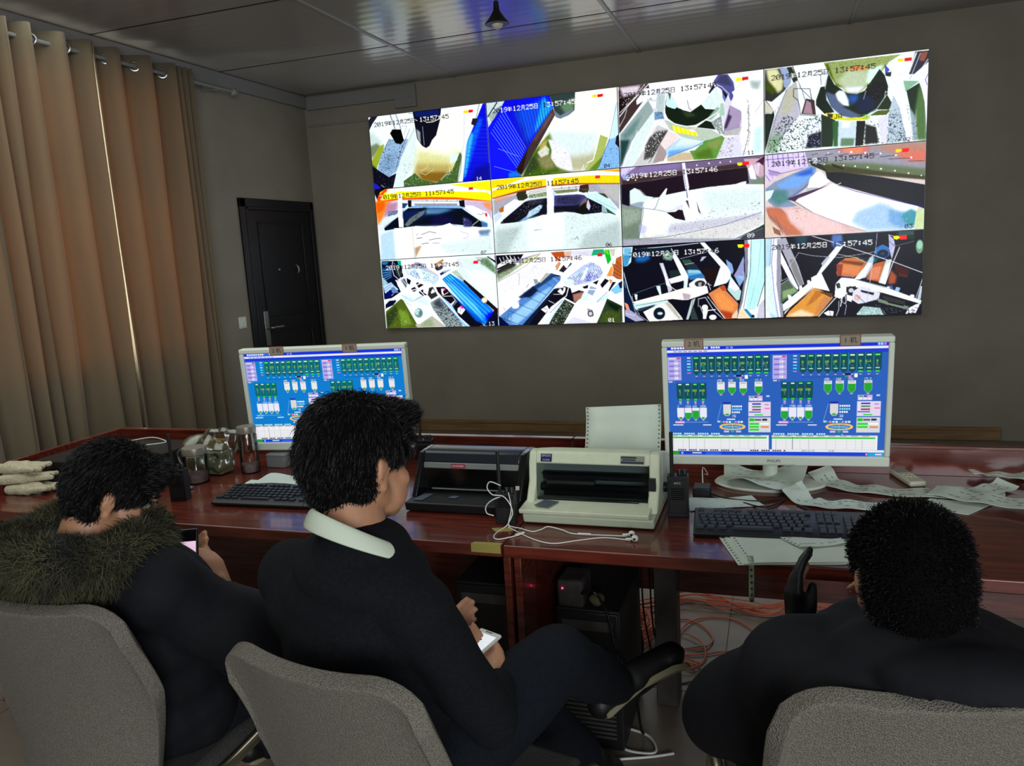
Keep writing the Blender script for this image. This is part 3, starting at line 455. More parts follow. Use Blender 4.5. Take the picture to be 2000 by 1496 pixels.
    (1, 1): 'F eff|P fd0 0 4 14 251 3 526 12 1000 16 998 188 684 143 468 139 245 172 3 252|P fff 0 6 122 135 84 284 12 482 14 1000 16 999 91 825 61 498 52 282 59 134 103 4 155|P f90 1 825 2 1000 12 999 47|P a53 0 4 247 245 169 468 138 684 143 997 186 996 205 684 164 468 158 244 197 9 263|P aab 2 9 272 216 216 224 327 95 406 6 489|P e97 3 26 256 198 223 129 259 25 303|P 332 0 211 197 278 186 292 282 252 313 213 308 198 232|P fff 0 97 367 185 285 218 308 233 348 94 442|P b62 0 52 409 91 367 91 442 60 453|P cdf 0 6 508 60 447 80 498 15 585|P 344 0 61 580 274 326 441 301 434 540 288 560 191 595 60 604|P 112 0 78 554 263 332 441 310 434 522 334 538 268 520 186 595 83 592|P 334 2 285 317 430 308 395 369 295 374|N aab .08 3 158 413 364 310 383 404 187 557|S cdf 0.9 251 322 320 303 441 292|P 9a8 0 299 245 444 219 442 282 297 291|N 232 .3 3 299 245 444 219 442 282 297 291|P fff 0 277 214 439 181 439 200 276 233|S 432 0.7 276 233 444 200|S 432 0.7 300 209 450 179|P 8ad 0 73 733 268 529 291 477 389 386 405 397 370 486 220 599 100 764 82 762|P bde 0 292 466 383 386 399 425 347 493 273 548|N 345 .2 3 291 477 389 386 399 425 301 524|S 234 0.7 125 710 220 607 312 534|S 345 0.7 75 743 94 769 266 567|P cde 0 488 188 689 179 687 252 519 266 485 289|P ffe 0 483 179 694 176 688 198 488 197|S 321 0.9 483 191 699 190|H 321 0.7 3 560 171 668 178 559 198 669 232|P 885 0 493 216 682 216 676 251 520 256|N 343 .2 3 493 216 682 216 676 251 520 256|S eef 1.1 525 280 719 284 760 334|P 448 0 497 280 680 287 728 303 754 352 858 446 961 567 861 555 707 554 621 517 490 510|P 112 1 493 418 650 428 716 409 754 343 858 446 856 545 707 554 490 501|P 335 2 518 301 713 310 677 423 516 393|N 112 .2 5 507 310 680 324 651 402 516 385|P 766 0 671 477 722 357 749 341 740 468 696 534|P 111 1 672 460 742 395 739 540 707 554 654 512|P ccd 0 745 414 757 360 773 453 761 507 743 468|N dde .04 3 775 399 847 463 835 533 772 526|P 9bb 0 858 454 883 477 955 566 856 545|P 354 0 888 486 961 531 960 594 898 550|P 422 0 700 172 779 174 756 270 724 275 687 252|P 443 0 688 216 774 219 756 279|P aab 0 764 172 994 200 987 526 913 364 820 270 767 272|P bbb 2 822 181 994 205 989 446 892 324|P 443 0 814 287 882 305 912 372 819 324|P cee 0 728 294 820 279 912 381 977 515 985 606 960 585 858 446 754 343|S 8ac 0.5 818 378 976 533|P eef 0 961 531 987 517 991 606 960 602|P dee 0 13 632 60 604 191 604 288 569 374 533 484 508 583 503 648 520 712 555 856 545 990 625 993 1010 -1 1008|P eff 5 266 576 567 519 554 980 275 973|P bcc 5 17 689 229 648 103 1013 5 1004|P bcc 6 722 813 990 660 993 1004 663 1010|N 567 .06 4 17 689 241 648 172 1020 5 1004|N 567 .05 4 572 538 813 567 988 750 973 1003 566 963|N 334 .03 5 700 590 963 712 934 836 722 813|S 334 0.9 328 719 363 714|S 345 0.7 374 719 382 710|S 445 0.5 633 877 662 842 672 881|P fff 0 440 68 478 68 487 510 440 522|P fffafa 0 374 533 564 519 559 795 394 778|P fff 0 384 524 556 517 553 609 388 609|P fff 0 439 12 504 17 491 89 442 91|P d34 0 817 68 853 70 852 106 816 104|D 06 877 992 49 ',
    (2, 1): 'F 889|P 768 0 5 -3 1001 7 1001 89 889 136 657 138 364 188 3 223|P 87a 3 13 2 452 3 419 73 145 89 23 80|P 433 1 11 118 473 101 890 63 971 21 966 84 889 127 493 141 9 225|P dcf 0 8 7 120 0 69 49 22 139 6 89|P 9ad 1 12 80 78 89 50 151 22 158|S 445 0.5 72 26 45 75|S 445 0.5 141 7 119 47|P 212 0 472 148 889 127 899 320 807 317 490 348 459 353 327 392 284 406 196 393 142 291 98 265 64 299 61 473 4 456 4 214 243 190|P 112 0 9 244 64 299 60 493 4 456|P cab 0 865 21 971 30 1001 7 1000 334 966 247 940 216 889 136|P fff 0 894 146 920 94 940 198 950 282 909 266|P dcd 0 930 104 975 85 960 247 940 179|P 414 0 940 80 1001 7 996 124 966 75|P 787 2 915 296 1001 244 1000 409 909 341|P 787 2 1 486 160 545 125 921 462 1015 5 997|P 9a9 4 3 505 149 543 135 677 10 761|N 445 .06 4 3 505 155 543 125 912 5 989|P dfe 0 67 299 104 266 142 310 169 371 240 400 173 449 155 524 67 465|P 9ab 1 67 465 139 444 168 449 155 524 111 500|P eff 0 161 486 184 421 278 406 329 298 337 308 323 383 459 353 619 327 807 317 853 296 883 291 878 327 1000 345 999 834 969 858 797 982 121 910 140 728|P dee 5 575 369 990 388 989 648 626 641|P ccd 3 356 752 989 684 989 776 463 869 322 874|P ddd 3 132 872 409 883 730 804 999 731 999 815 781 980 142 914|N 334 .07 4 329 681 600 618 990 536 1000 667 677 797 343 846|N 334 .06 4 354 858 989 712 989 832 781 970 309 940|N 556 .02 4 628 376 990 360 989 684 626 641|P ffe 2 160 564 314 602 357 703 277 839 187 898 151 776|P ccf 3 134 726 190 762 166 867 132 853|P aab 2 1 909 451 945 781 980 978 982 781 1008 5 1003|N 445 .06 4 7 909 781 989 781 1008 5 997|P 343 0 964 858 999 825 1004 994 833 994 875 933|P 445 1 855 950 989 879 999 992 855 992|S 334 0.7 123 910 160 583 161 515|S 445 0.7 123 914 321 912 463 879 730 804 984 679|S 889 0.5 808 982 989 879|S 334 0.7 278 414 249 536 237 548|S 557 0.9 160 529 237 554 325 594|P 212 0 325 602 390 602 413 576 442 588 460 721 389 688|P dde 0 281 569 358 578 425 519 446 513 445 588 402 574 358 597|P fff 0 446 513 489 433 532 439 573 661 519 731 465 729|P 445 0 463 472 481 470 493 585|P 556 0 540 487 571 661 552 621|P eef 0 444 7 465 5 491 310 485 357 464 334 452 183|S 24a 0.5 456 144 472 336 479 432|S 334 0.5 472 364 476 440|P fff 0 44 122 75 122 61 169 46 167|E fff 188 134 5 9|E fff 111 167 5 9|E fff 547 47 5 9|E fff 631 37 6 10|E fff 707 38 5 9|E fff 776 38 5 9|P e22 0 859 57 900 54 900 96 862 94|P fd0 0 821 61 854 61 859 89 838 101 824 89|D 09 885 982 52 ',
    (3, 1): 'F dcc|P 99a 0 8 0 305 3 1000 7 1001 433 884 397 730 334 414 258 327 176 284 179|P c77 4 466 0 675 -5 650 89 467 68|P e86 3 497 -5 628 2 614 92 509 75|P b87 4 675 5 1000 12 998 211 882 183 779 91|P d76 4 810 104 996 96 998 230 902 205|P 99a 3 283 19 466 30 676 111 882 223 781 254 467 138 327 96|P 675 3 371 132 677 200 999 308 1001 404 730 315 403 226|P 442 1 327 155 445 185 729 296 1001 393 1001 433 730 355 392 256|P 232 0 283 99 360 160 414 268 360 221 306 172|P 221 0 429 162 499 221 510 252 440 204|P dcf 0 8 0 262 5 284 169 240 193 164 211 108 233 7 352|P a9c 1 25 179 108 223 86 261 30 242|H 225 0.5 8 20 7 251 9 25 139 262 176|S 225 0.7 8 56 262 56|S 334 0.7 25 179 108 233 251 190|S 335 0.7 8 238 35 313|S b8a 1.4 47 193 52 285|S fff 1.4 251 24 164 171|S fff 1.0 185 33 219 169|P 112 0 392 256 499 277 730 364 1002 491 1000 762 960 728 680 554 469 416 404 346|P 89b 0 7 402 64 329 185 245 300 176 338 197 327 256 284 411 241 465 164 566 219 635 141 646 63 625 29 569 7 494|P 7ae 2 85 362 284 190 327 205 284 329 219 421 108 426|P 36c 2 185 265 251 225 317 193 306 273 252 284|P 588 3 29 416 141 432 164 557 85 618 40 540|P dee 0 7 433 64 419 41 510 7 557|P eff 0 333 256 360 240 404 336 425 369 387 404 350 439 274 449 295 312|P bbb 0 274 428 350 430 318 475 274 470|P 435 0 147 543 241 486 425 409 361 461 219 543 197 581|S 226 0.9 284 379 241 444 158 534|P b76 2 10 628 85 628 164 689 108 795 253 987 141 985 9 722|P dbb 1 108 641 219 635 362 764 449 836 653 980 264 989 130 799 141 717|P ecc 3 141 667 252 679 471 858 525 977 286 980 164 802|P c75 2 35 642 141 717 164 823 253 977 197 971 85 794 29 682|P dcb 0 7 649 34 787 96 898 119 983 6 982|P 965 0 51 862 102 919 108 982 63 947|N 543 .08 3 197 642 285 684 275 815 197 827|S 654 0.7 29 724 91 836 119 963|S 765 0.5 63 729 119 900|P fbffff 0 205 567 436 397 489 439 585 512 960 728 962 816 954 992 653 985 557 919 307 717|P ace 4 587 752 733 660 786 696 860 823 872 994 658 980 557 869|P 7ad 3 786 745 956 816 954 973 872 983 788 895|P 49a 2 860 823 920 752 956 795 948 952 891 936|N fff .06 4 556 768 921 782 892 985 631 957|P cda 0 956 757 1000 762 1002 997 938 990|S 344 1.0 197 581 307 717|S 99a 0.5 307 717 406 809 557 919 653 985|S dee 1.4 458 425 489 399|S 12c 0.7 469 421 585 512 960 728 1000 762|H fff 1.5 5 347 31 727 97 347 33 727 99|H 322 0.5 5 305 44 640 117 348 35 723 99|S 322 0.7 728 134 821 131|S 322 0.7 780 167 912 176|S 322 0.7 902 211 993 219|E fff 551 52 7 13|E fff 475 38 5 10|E fff 408 35 4 8|E fff 638 71 6 10|E fff 729 97 6 10|E fff 822 131 6 10|E fff 913 171 6 10|E fff 384 167 4 8|E fff 505 198 5 10|E fff 576 218 5 10|E fff 653 242 6 10|E fff 734 272 6 10|E fff 818 306 5 10|E fff 899 345 5 10|E fff 975 383 4 8|E fff 332 157 3 6|E fff 292 113 7 10|P e11 0 858 63 898 61 898 101 858 103|P fd0 0 820 63 850 63 858 84 840 101 820 101|D 03 884 980 51 ',
    (0, 2): 'F eff|P 013 0 9 13 157 18 192 121 197 250 125 300 163 469 76 556 6 570 6 236|P 37a 1 9 23 81 20 50 72 10 60|P 147 1 7 105 100 114 81 241 16 272|H 9cf 0.5 5 11 144 2 309 92 151 93 243|P 0b8 0 151 17 185 20 188 84 165 91|P 9cd 1 6 236 54 332 16 384 6 347|S dde 1.8 111 23 100 114 112 225 144 274|P 343 0 129 107 178 158 186 231 151 246 131 180|S ccd 0.9 121 43 150 154 163 248|P bdf 0 8 365 83 325 141 431 78 520 17 478|S 35a 0.9 8 422 82 344 121 393|S 358 0.9 9 459 86 372|P 016 0 10 495 72 426 117 466 24 572|P 68b 0 73 406 103 391 145 478 86 483|P eef 0 16 608 156 487 170 561 109 614 9 739|P 013 0 14 647 51 593 110 586 125 634 71 668 16 711 10 739|P eff 0 17 702 83 659 134 570 170 572 8 749|P 562 0 11 749 158 570 179 591 284 941 298 997 10 1000|P 342 2 11 796 106 669 125 765 31 977 10 995|P 793 3 127 709 206 760 243 948 148 981 132 840|N bc7 .05 3 42 760 176 664 266 958 30 986|N 112 .1 3 20 760 155 617 277 958 19 986|S cc9 0.7 164 908 194 890 192 918|P bba 0 313 943 421 826 543 998 287 997 267 950|P 9a8 3 349 906 419 873 436 993 322 990|P eff 0 172 525 412 540 434 781 421 836 313 943 290 932|P cee 0 161 506 262 568 271 624 192 582|S 9bc 0.7 172 516 265 624|S abc 0.7 185 591 245 678|P def 0 310 516 408 614 393 687 283 607|S 556 0.7 272 605 330 563 366 537|E 799 309 784 37 70|E bdd 298 765 25 45|E 688 325 789 17 35|S 9bb 0.9 296 810 263 842|P ffffff 0 196 48 289 11 679 29 671 109 525 276 440 415 231 253 188 194|P 222 0 479 154 521 123 552 152 528 185 500 192|P b85 0 476 100 558 27 563 53 503 147|P 445 0 492 128 554 116 546 170 507 184|P 012 0 225 271 263 311 248 373 226 344|P 556 1 172 295 207 278 225 363 212 417|P 212 0 257 429 287 403 314 443 272 476|P 212 0 301 359 319 342 374 382 325 426|P 213 0 268 440 283 478 301 460 286 422|P 213 0 324 480 359 445 395 530 355 537 328 499|P eff 0 372 419 416 440 395 521 363 492|P 333 0 401 530 417 431 451 415 490 546 431 596|P fff 0 430 497 450 443 471 490 435 514|S fff 2.2 125 300 221 473|S eef 1.6 168 257 235 410 266 495|S fff 2.5 22 608 186 471 375 337|S fff 2.5 276 274 325 443 419 624|S fff 2.2 215 473 383 410|P eef 0 131 292 154 311 198 453 175 469 138 375|P c67 0 128 292 149 288 147 319|P 9aa 0 418 641 506 565 578 697 684 950 693 1005 543 998 437 727|N 112 .45 3 424 652 500 582 573 715 684 950 682 1003 543 998 437 727|P 445 3 440 652 499 593 539 713 493 728|P 9cf 0 506 565 534 567 765 1007 705 1005 644 866 542 640|S 148 0.9 516 601 664 911|P 212 0 478 422 552 422 577 460 637 619 596 671 524 558 492 492|S fff 2.5 468 426 496 528 666 866 743 1007|P 112 0 577 469 722 723 875 995 760 1007 661 849 607 690 643 619|P ffe 0 523 448 550 450 537 493 546 540 525 530|S fff 1.4 529 549 581 506|S fff 1.1 540 558 618 558|P e5a 0 539 440 562 450 555 478 544 467|H cdf 0.9 3 590 688 618 699 643 619 653 638|P fff 0 655 737 689 704 720 760 684 831 652 793|S 225 0.7 677 721 680 795|P f2a 0 675 702 700 699 713 732 693 749|P 08f 0 539 312 610 238 715 363 842 586 953 772 940 843 880 995 855 948 727 723|P 5cf 2 566 351 630 393 816 694 883 913 811 819 625 518|P 2ad 1 546 304 609 246 656 312 599 354|P 01f 2 886 842 964 782 955 871 903 969|P 05c 1 582 480 727 723 881 976 807 927|H 04a 0.7 5 609 246 545 323 953 781 875 976|H 9df 0.4 4 603 264 556 323 930 807 862 913|P bcb 0 622 220 673 189 726 328 715 363|P 9ab 0 669 278 723 309 715 352|P 212 0 726 328 997 756 993 1000 875 995 939 852 964 782 852 605 717 363|P 013 0 917 878 983 845 988 1000 891 995|S 445 0.9 845 506 860 480|E fda 888 634 24 38|E fff 886 634 12 20|P dee 0 684 29 842 30 995 224 991 756 727 318 667 198|P eff 3 748 205 994 250 987 721 795 386|P dde8 0 678 37 725 104 717 166 675 109|P 797 2 852 44 938 43 997 180 998 278 881 117|N 233 .3 3 841 43 936 88 997 180 998 278 880 135|P 122 0 938 25 997 27 1001 128 933 34|P eef 0 938 25 992 23 1000 93|P ccd 0 831 25 895 30 883 74 851 62|P fff 0 488 218 663 152 673 180 530 276|P ffffff 0 500 192 540 178 665 98 679 145 535 276|P 336 0 519 231 562 198 582 217 530 262|P 9ac 0 539 205 628 177 594 210 561 224|P ccd 0 225 142 251 90 332 51 504 246 512 311 464 389 343 307 232 225|H 225 0.7 8 310 58 366 77 309 67 364 117|P dff 0 231 144 328 133 502 274 453 379 244 236|N 347 .35 3 287 57 366 64 419 140 363 126 262 100|N 44b .55 3 305 149 355 290 321 297 245 217|N 2bc .4 3 363 135 406 185 380 238 355 180|N 89b .4 3 382 201 502 274 465 361 354 307|P fff 0 318 131 340 124 384 274 361 290|S fff 1.4 231 144 286 65 333 43|P cde 0 436 359 475 281 512 311 464 389|P e23 0 816 81 857 77 856 119 814 121|D 13 910 995 54 ',
    (1, 2): 'F fff|P 112 0 4 22 232 25 208 83 155 154 5 225|P fff 0 9 203 14 151 95 83 134 114|H fff 1.4 4 34 58 120 37 46 116 133 123|H fff 1.4 4 86 34 186 62 118 112 207 130|P 99b 0 191 91 376 20 285 117 194 185|P dda 0 219 104 376 23 330 95 200 177|P 333 1 5 236 105 140 173 156 136 218 7 332|P 9a8 2 9 283 148 191 263 116 112 283 5 387|N 233 .2 3 5 236 173 156 128 265 7 332|P eef 3 11 389 169 250 363 116 446 272 276 408 14 619|S 777 0.5 8 389 157 267 238 189 308 111 360 41|S 889 0.7 184 288 188 346 179 440|S bbc 0.7 292 258 316 196 337 245|P b52 0 448 22 557 18 561 79 521 149 504 147 464 60|P dba 0 551 22 616 20 602 137 560 97|P c85 0 480 210 510 147 525 177 490 276|P 323 0 506 276 546 198 562 236 577 255 554 309|P fff 0 500 91 560 97 602 147 537 151|S ecb 1.4 515 147 479 265|S fff 1.2 547 187 495 285|P 246 0 567 253 601 173 617 194 605 239 566 281|P 1ba 0 578 227 605 220 599 248 572 264|P dde 0 616 20 775 17 763 97 614 102|S aab 0.7 669 62 711 57 752 105|P 2a7 0 780 17 859 17 868 88 763 97|P 0b3 0 865 25 901 29 914 164 886 225 868 98|P 6d2 0 865 25 890 27 899 100 878 81|P ccb 0 901 20 963 17 956 133 920 112|P b63 0 934 158 992 117 991 426 955 422 920 373 893 380|H 421 0.9 5 944 177 920 373 994 262 975 424|P f94 0 873 380 906 264 923 238 925 330 904 373|P ffe 0 947 23 963 25 943 222 927 220|S edb 1.6 913 175 926 293 915 365|P 112 0 861 406 892 436 837 532 823 485|P 112 0 918 455 944 459 889 582 884 563|P 8cf 0 900 565 985 443 988 589 935 622|P 124 0 959 478 991 443 989 534 974 551|P d96 0 892 417 919 429 901 492|P fff 0 521 333 611 192 721 102 836 104 881 217 862 370 797 457 635 509 539 466 508 406|P bce 0 569 375 691 227 761 178 823 239 847 323 825 394 733 452 636 481 583 431|H 448 0.5 17 574 384 823 248 630 476 841 340|N fff .30 3 575 356 824 211 841 340 631 471|N 235 .30 3 691 227 761 184 823 239 771 234|N 44b .5 3 748 297 820 394 723 441 702 412|N 3bc .5 3 656 326 689 292 687 365 666 363|P fff 0 675 401 723 248 738 258 697 412|E dee 583 440 39 49|P 58c 0 5 869 445 300 521 352 514 406 462 497 189 1009 23 1002|P 9cf 2 67 911 326 582 463 459 286 807 144 991|P 247 1 274 493 445 309 515 351 476 349 328 506|P 013 0 445 309 521 342 499 351|H 246 0.7 7 445 309 16 889 514 398 177 1003|H bdf 0.5 4 455 365 60 950 496 424 155 993|P 124 1 216 556 297 466 333 525 270 615 179 619|N 012 .3 5 238 539 296 495 328 525 270 626|N 123 .3 3 22 890 150 800 87 990 24 986|P 236 1 169 610 226 556 201 631|P 014 0 -2 878 5 869 86 1003 -6 1000|P 124 0 189 1003 461 516 505 500 234 1005|E ffd 142 723 31 44|P fff 2 114 702 173 657 164 753 118 768|P 999 0 300 372 332 375 337 422 309 440|P bba 0 349 405 402 297 445 300 353 433|S 113 0.7 259 436 240 481|S d47 0.9 205 527 210 546|S c36 1.1 43 755 54 784|P 112 0 472 535 544 485 592 516 601 581 656 547 698 568 625 721 534 633 432 758 314 1000 234 1005|P a76 1 606 600 693 568 670 661 614 713|P dff 0 675 661 698 568 792 648 791 695 641 695|P eff 0 738 480 868 581 791 715 728 664|P 9ac 0 748 499 795 530 761 629 720 589|P cef 0 791 704 888 600 876 673 812 742|S 358 0.9 791 715 878 581|P 111 0 684 504 732 480 726 525 699 532|P 112 0 765 453 814 420 796 483|S fff 2.5 646 528 869 561 985 744|S fff 2.1 575 514 557 615 466 741 325 1000|P fff 0 487 554 527 492 554 504 547 558 525 603|P 113 0 511 509 538 502 531 558|S fff 1.1 454 589 525 594|S fff 1.2 413 673 456 713|P fff 0 348 791 400 737 415 795 385 842|S 114 0.7 371 774 398 795|P 232 0 528 652 619 741 525 1000 403 1003|N bbb .3 3 528 669 619 741 525 1000 403 1003|P def 0 534 641 551 643 392 1003 358 1002|S 147 0.9 523 678 419 843|P fff 0 630 704 807 723 866 673 784 1007 525 1000|P dde 1 604 899 721 970 752 1005 535 998|P 9a9 0 715 793 757 822 765 908 733 906 718 859|E 445 739 869 23 44|E ccd 739 869 14 28|P 343 0 872 673 984 781 982 997 784 1002 830 836|P 452 2 835 856 968 815 965 991 806 993|P 121 3 866 699 978 789 946 861 875 765|N ccc .03 3 809 854 968 815 965 991 806 993|P fff 0 888 619 985 716 984 772 876 664|P d23 0 812 67 849 67 849 109 811 111|D 01 874 988 53 ',
    (2, 2): 'F 112|P eff 0 -1 10 74 11 58 208 28 257 -3 253|P 49c 1 3 95 60 119 34 246 0 264|P 7bd 1 5 15 68 20 60 109 9 114|P 26a 3 94 123 195 123 200 182 149 217 92 211|S cde 1.5 95 43 352 29 548 10|P 123 0 95 34 275 41 352 58 351 137 128 97|P 99a 0 295 131 373 119 372 177 349 215 294 191|E 565 328 154 38 57|E 8a9 331 152 31 45|E 343 331 154 6 11|P ccd 0 266 238 294 239 356 591 327 628 313 488|P eef 0 288 248 314 408 345 549 312 528|P dee 0 352 48 374 100 405 191 474 420 460 598 438 575 439 478 345 511 335 450 424 417 372 198|P fff 0 362 158 399 180 468 431 445 467 346 506 329 450 422 406|P 112 0 316 252 349 215 419 398 341 441|P 233 0 336 342 403 337 419 398 341 431|P 112 0 357 521 434 478 438 567 394 593 356 540|S eff 1.4 328 520 367 581 399 614 444 596|P 354 0 426 211 486 208 513 269 491 295 442 262|P 5ad 1 458 342 545 339 592 450 489 471 478 452|P 234 0 442 272 524 269 555 349 469 333|P 9cd 0 475 342 555 359 566 389 474 382|P 37b 0 474 420 560 399 587 440 483 471|S cde 0.9 448 272 513 258|P eef 0 477 520 532 455 586 459 602 509 585 567 521 572 477 560|E 333 554 525 37 43|P aaa 0 543 514 565 506 564 556 542 554|S eef 1.2 479 560 511 502 554 476|P 211 0 588 333 695 342 667 474 639 551 608 509 566 351|P bbd 0 571 185 603 184 573 234 557 243|S ccd 0.9 416 196 492 170 612 123|P eff 0 556 1 591 3 769 366 771 464 741 530 650 572 695 342 700 323|P eef 1 706 323 769 406 747 520 667 534|P 8ad 0 738 231 779 292 790 379 779 426 748 326|P 8ad 0 795 446 859 203 863 490 830 584|P 9cd 1 811 448 853 316 857 509|P 99c 0 789 446 864 232 852 452|P bdd 0 769 445 841 643 829 749 809 756 746 617|P eef 0 774 464 830 603 799 640 752 579|P c95 0 517 -117 518 -117 517 -117|P d85 0 612 657 715 556 735 626 819 796 813 983 723 988|P e95 2 649 669 703 633 798 815 776 892 702 868|P a42 2 680 868 776 911 786 986 733 986|P eca 0 775 951 808 875 828 983 775 984|P b53 0 687 574 725 558 741 617 714 634|P eff 0 885 1 1004 -1 1002 749 950 988 808 986 883 453|P bee 1 912 10 1004 10 1003 539 934 882 872 878|P cff 3 917 37 978 44 967 460 925 648|P 889 0 865 4 885 4 889 300 851 779 813 983 808 981 840 739 869 394|S 234 0.5 911 4 905 379 856 857|S 8bc 0.5 978 6 957 401 903 812|S 446 0.5 888 6 884 415|P fdb 0 829 875 861 868 903 956 902 988 818 988|P 38b 0 856 871 876 868 934 988 903 981|E 124 919 963 12 19|P ccd 0 961 824 997 749 1002 991 944 990|S 223 1.2 1000 539 950 843|P ffe 0 60 732 338 619 450 567 531 563 596 568 612 647 503 709 453 735 409 723 354 709 82 763|P bab 1 426 634 487 659 480 718 436 725|P fff 0 537 563 602 558 612 638 535 692|S eef 1.0 602 528 634 551|S eef 1.2 613 520 628 608|S eff 1.4 -1 323 34 587 60 732 88 758|S cde 0.9 2 445 26 688 109 897|S 27b 0.7 -2 354 24 547 54 751|P cee 0 66 753 321 718 320 748 104 845 75 824|S 345 0.7 82 784 331 718|P 345 0 93 824 230 772 219 791 115 857|S 689 0.9 62 631 233 532 313 497|P 124 0 1 506 33 608 60 732 113 998 -9 993|P e97 0 -3 728 25 760 40 842 12 831|P aac 0 -5 829 46 843 147 979 78 991 -1 911|S def 0.9 60 732 80 875 170 991|S eef 0.7 -6 871 68 915 86 875|P eee 0 137 868 229 793 321 737 391 852 428 983 181 997|P bba 1 298 756 331 748 418 972 395 972|P 112 0 325 727 470 727 497 718 467 984 433 983|E 123 256 894 43 80|E cdd 262 894 20 19|P 123 0 222 932 284 925 277 965 244 974|P eff 0 229 793 264 774 280 805 235 812|P bcc 0 450 984 491 737 520 709 508 779 467 984|S 565 1.0 502 739 484 936|P 344 0 502 798 538 988 483 986|S eef 1.2 541 721 590 704 648 875 712 986|S eff 1.2 551 810 572 911 581 981|S fff 1.0 541 721 540 819|E fff 586 836 22 40|P fff 0 573 812 605 862 593 981 571 981|S fff 2.0 593 941 605 873 659 866|E fff 641 963 26 33|S eff 1.5 606 695 723 977|S 223 0.7 617 725 706 977|S eee 1.0 56 650 66 732|P dee 0 76 631 99 633 95 713 83 702|P dee 0 239 532 268 534 276 645 263 654 244 572|P e22 0 860 55 898 53 898 97 859 98|P fe0 0 818 57 854 55 860 74 849 97 823 95',
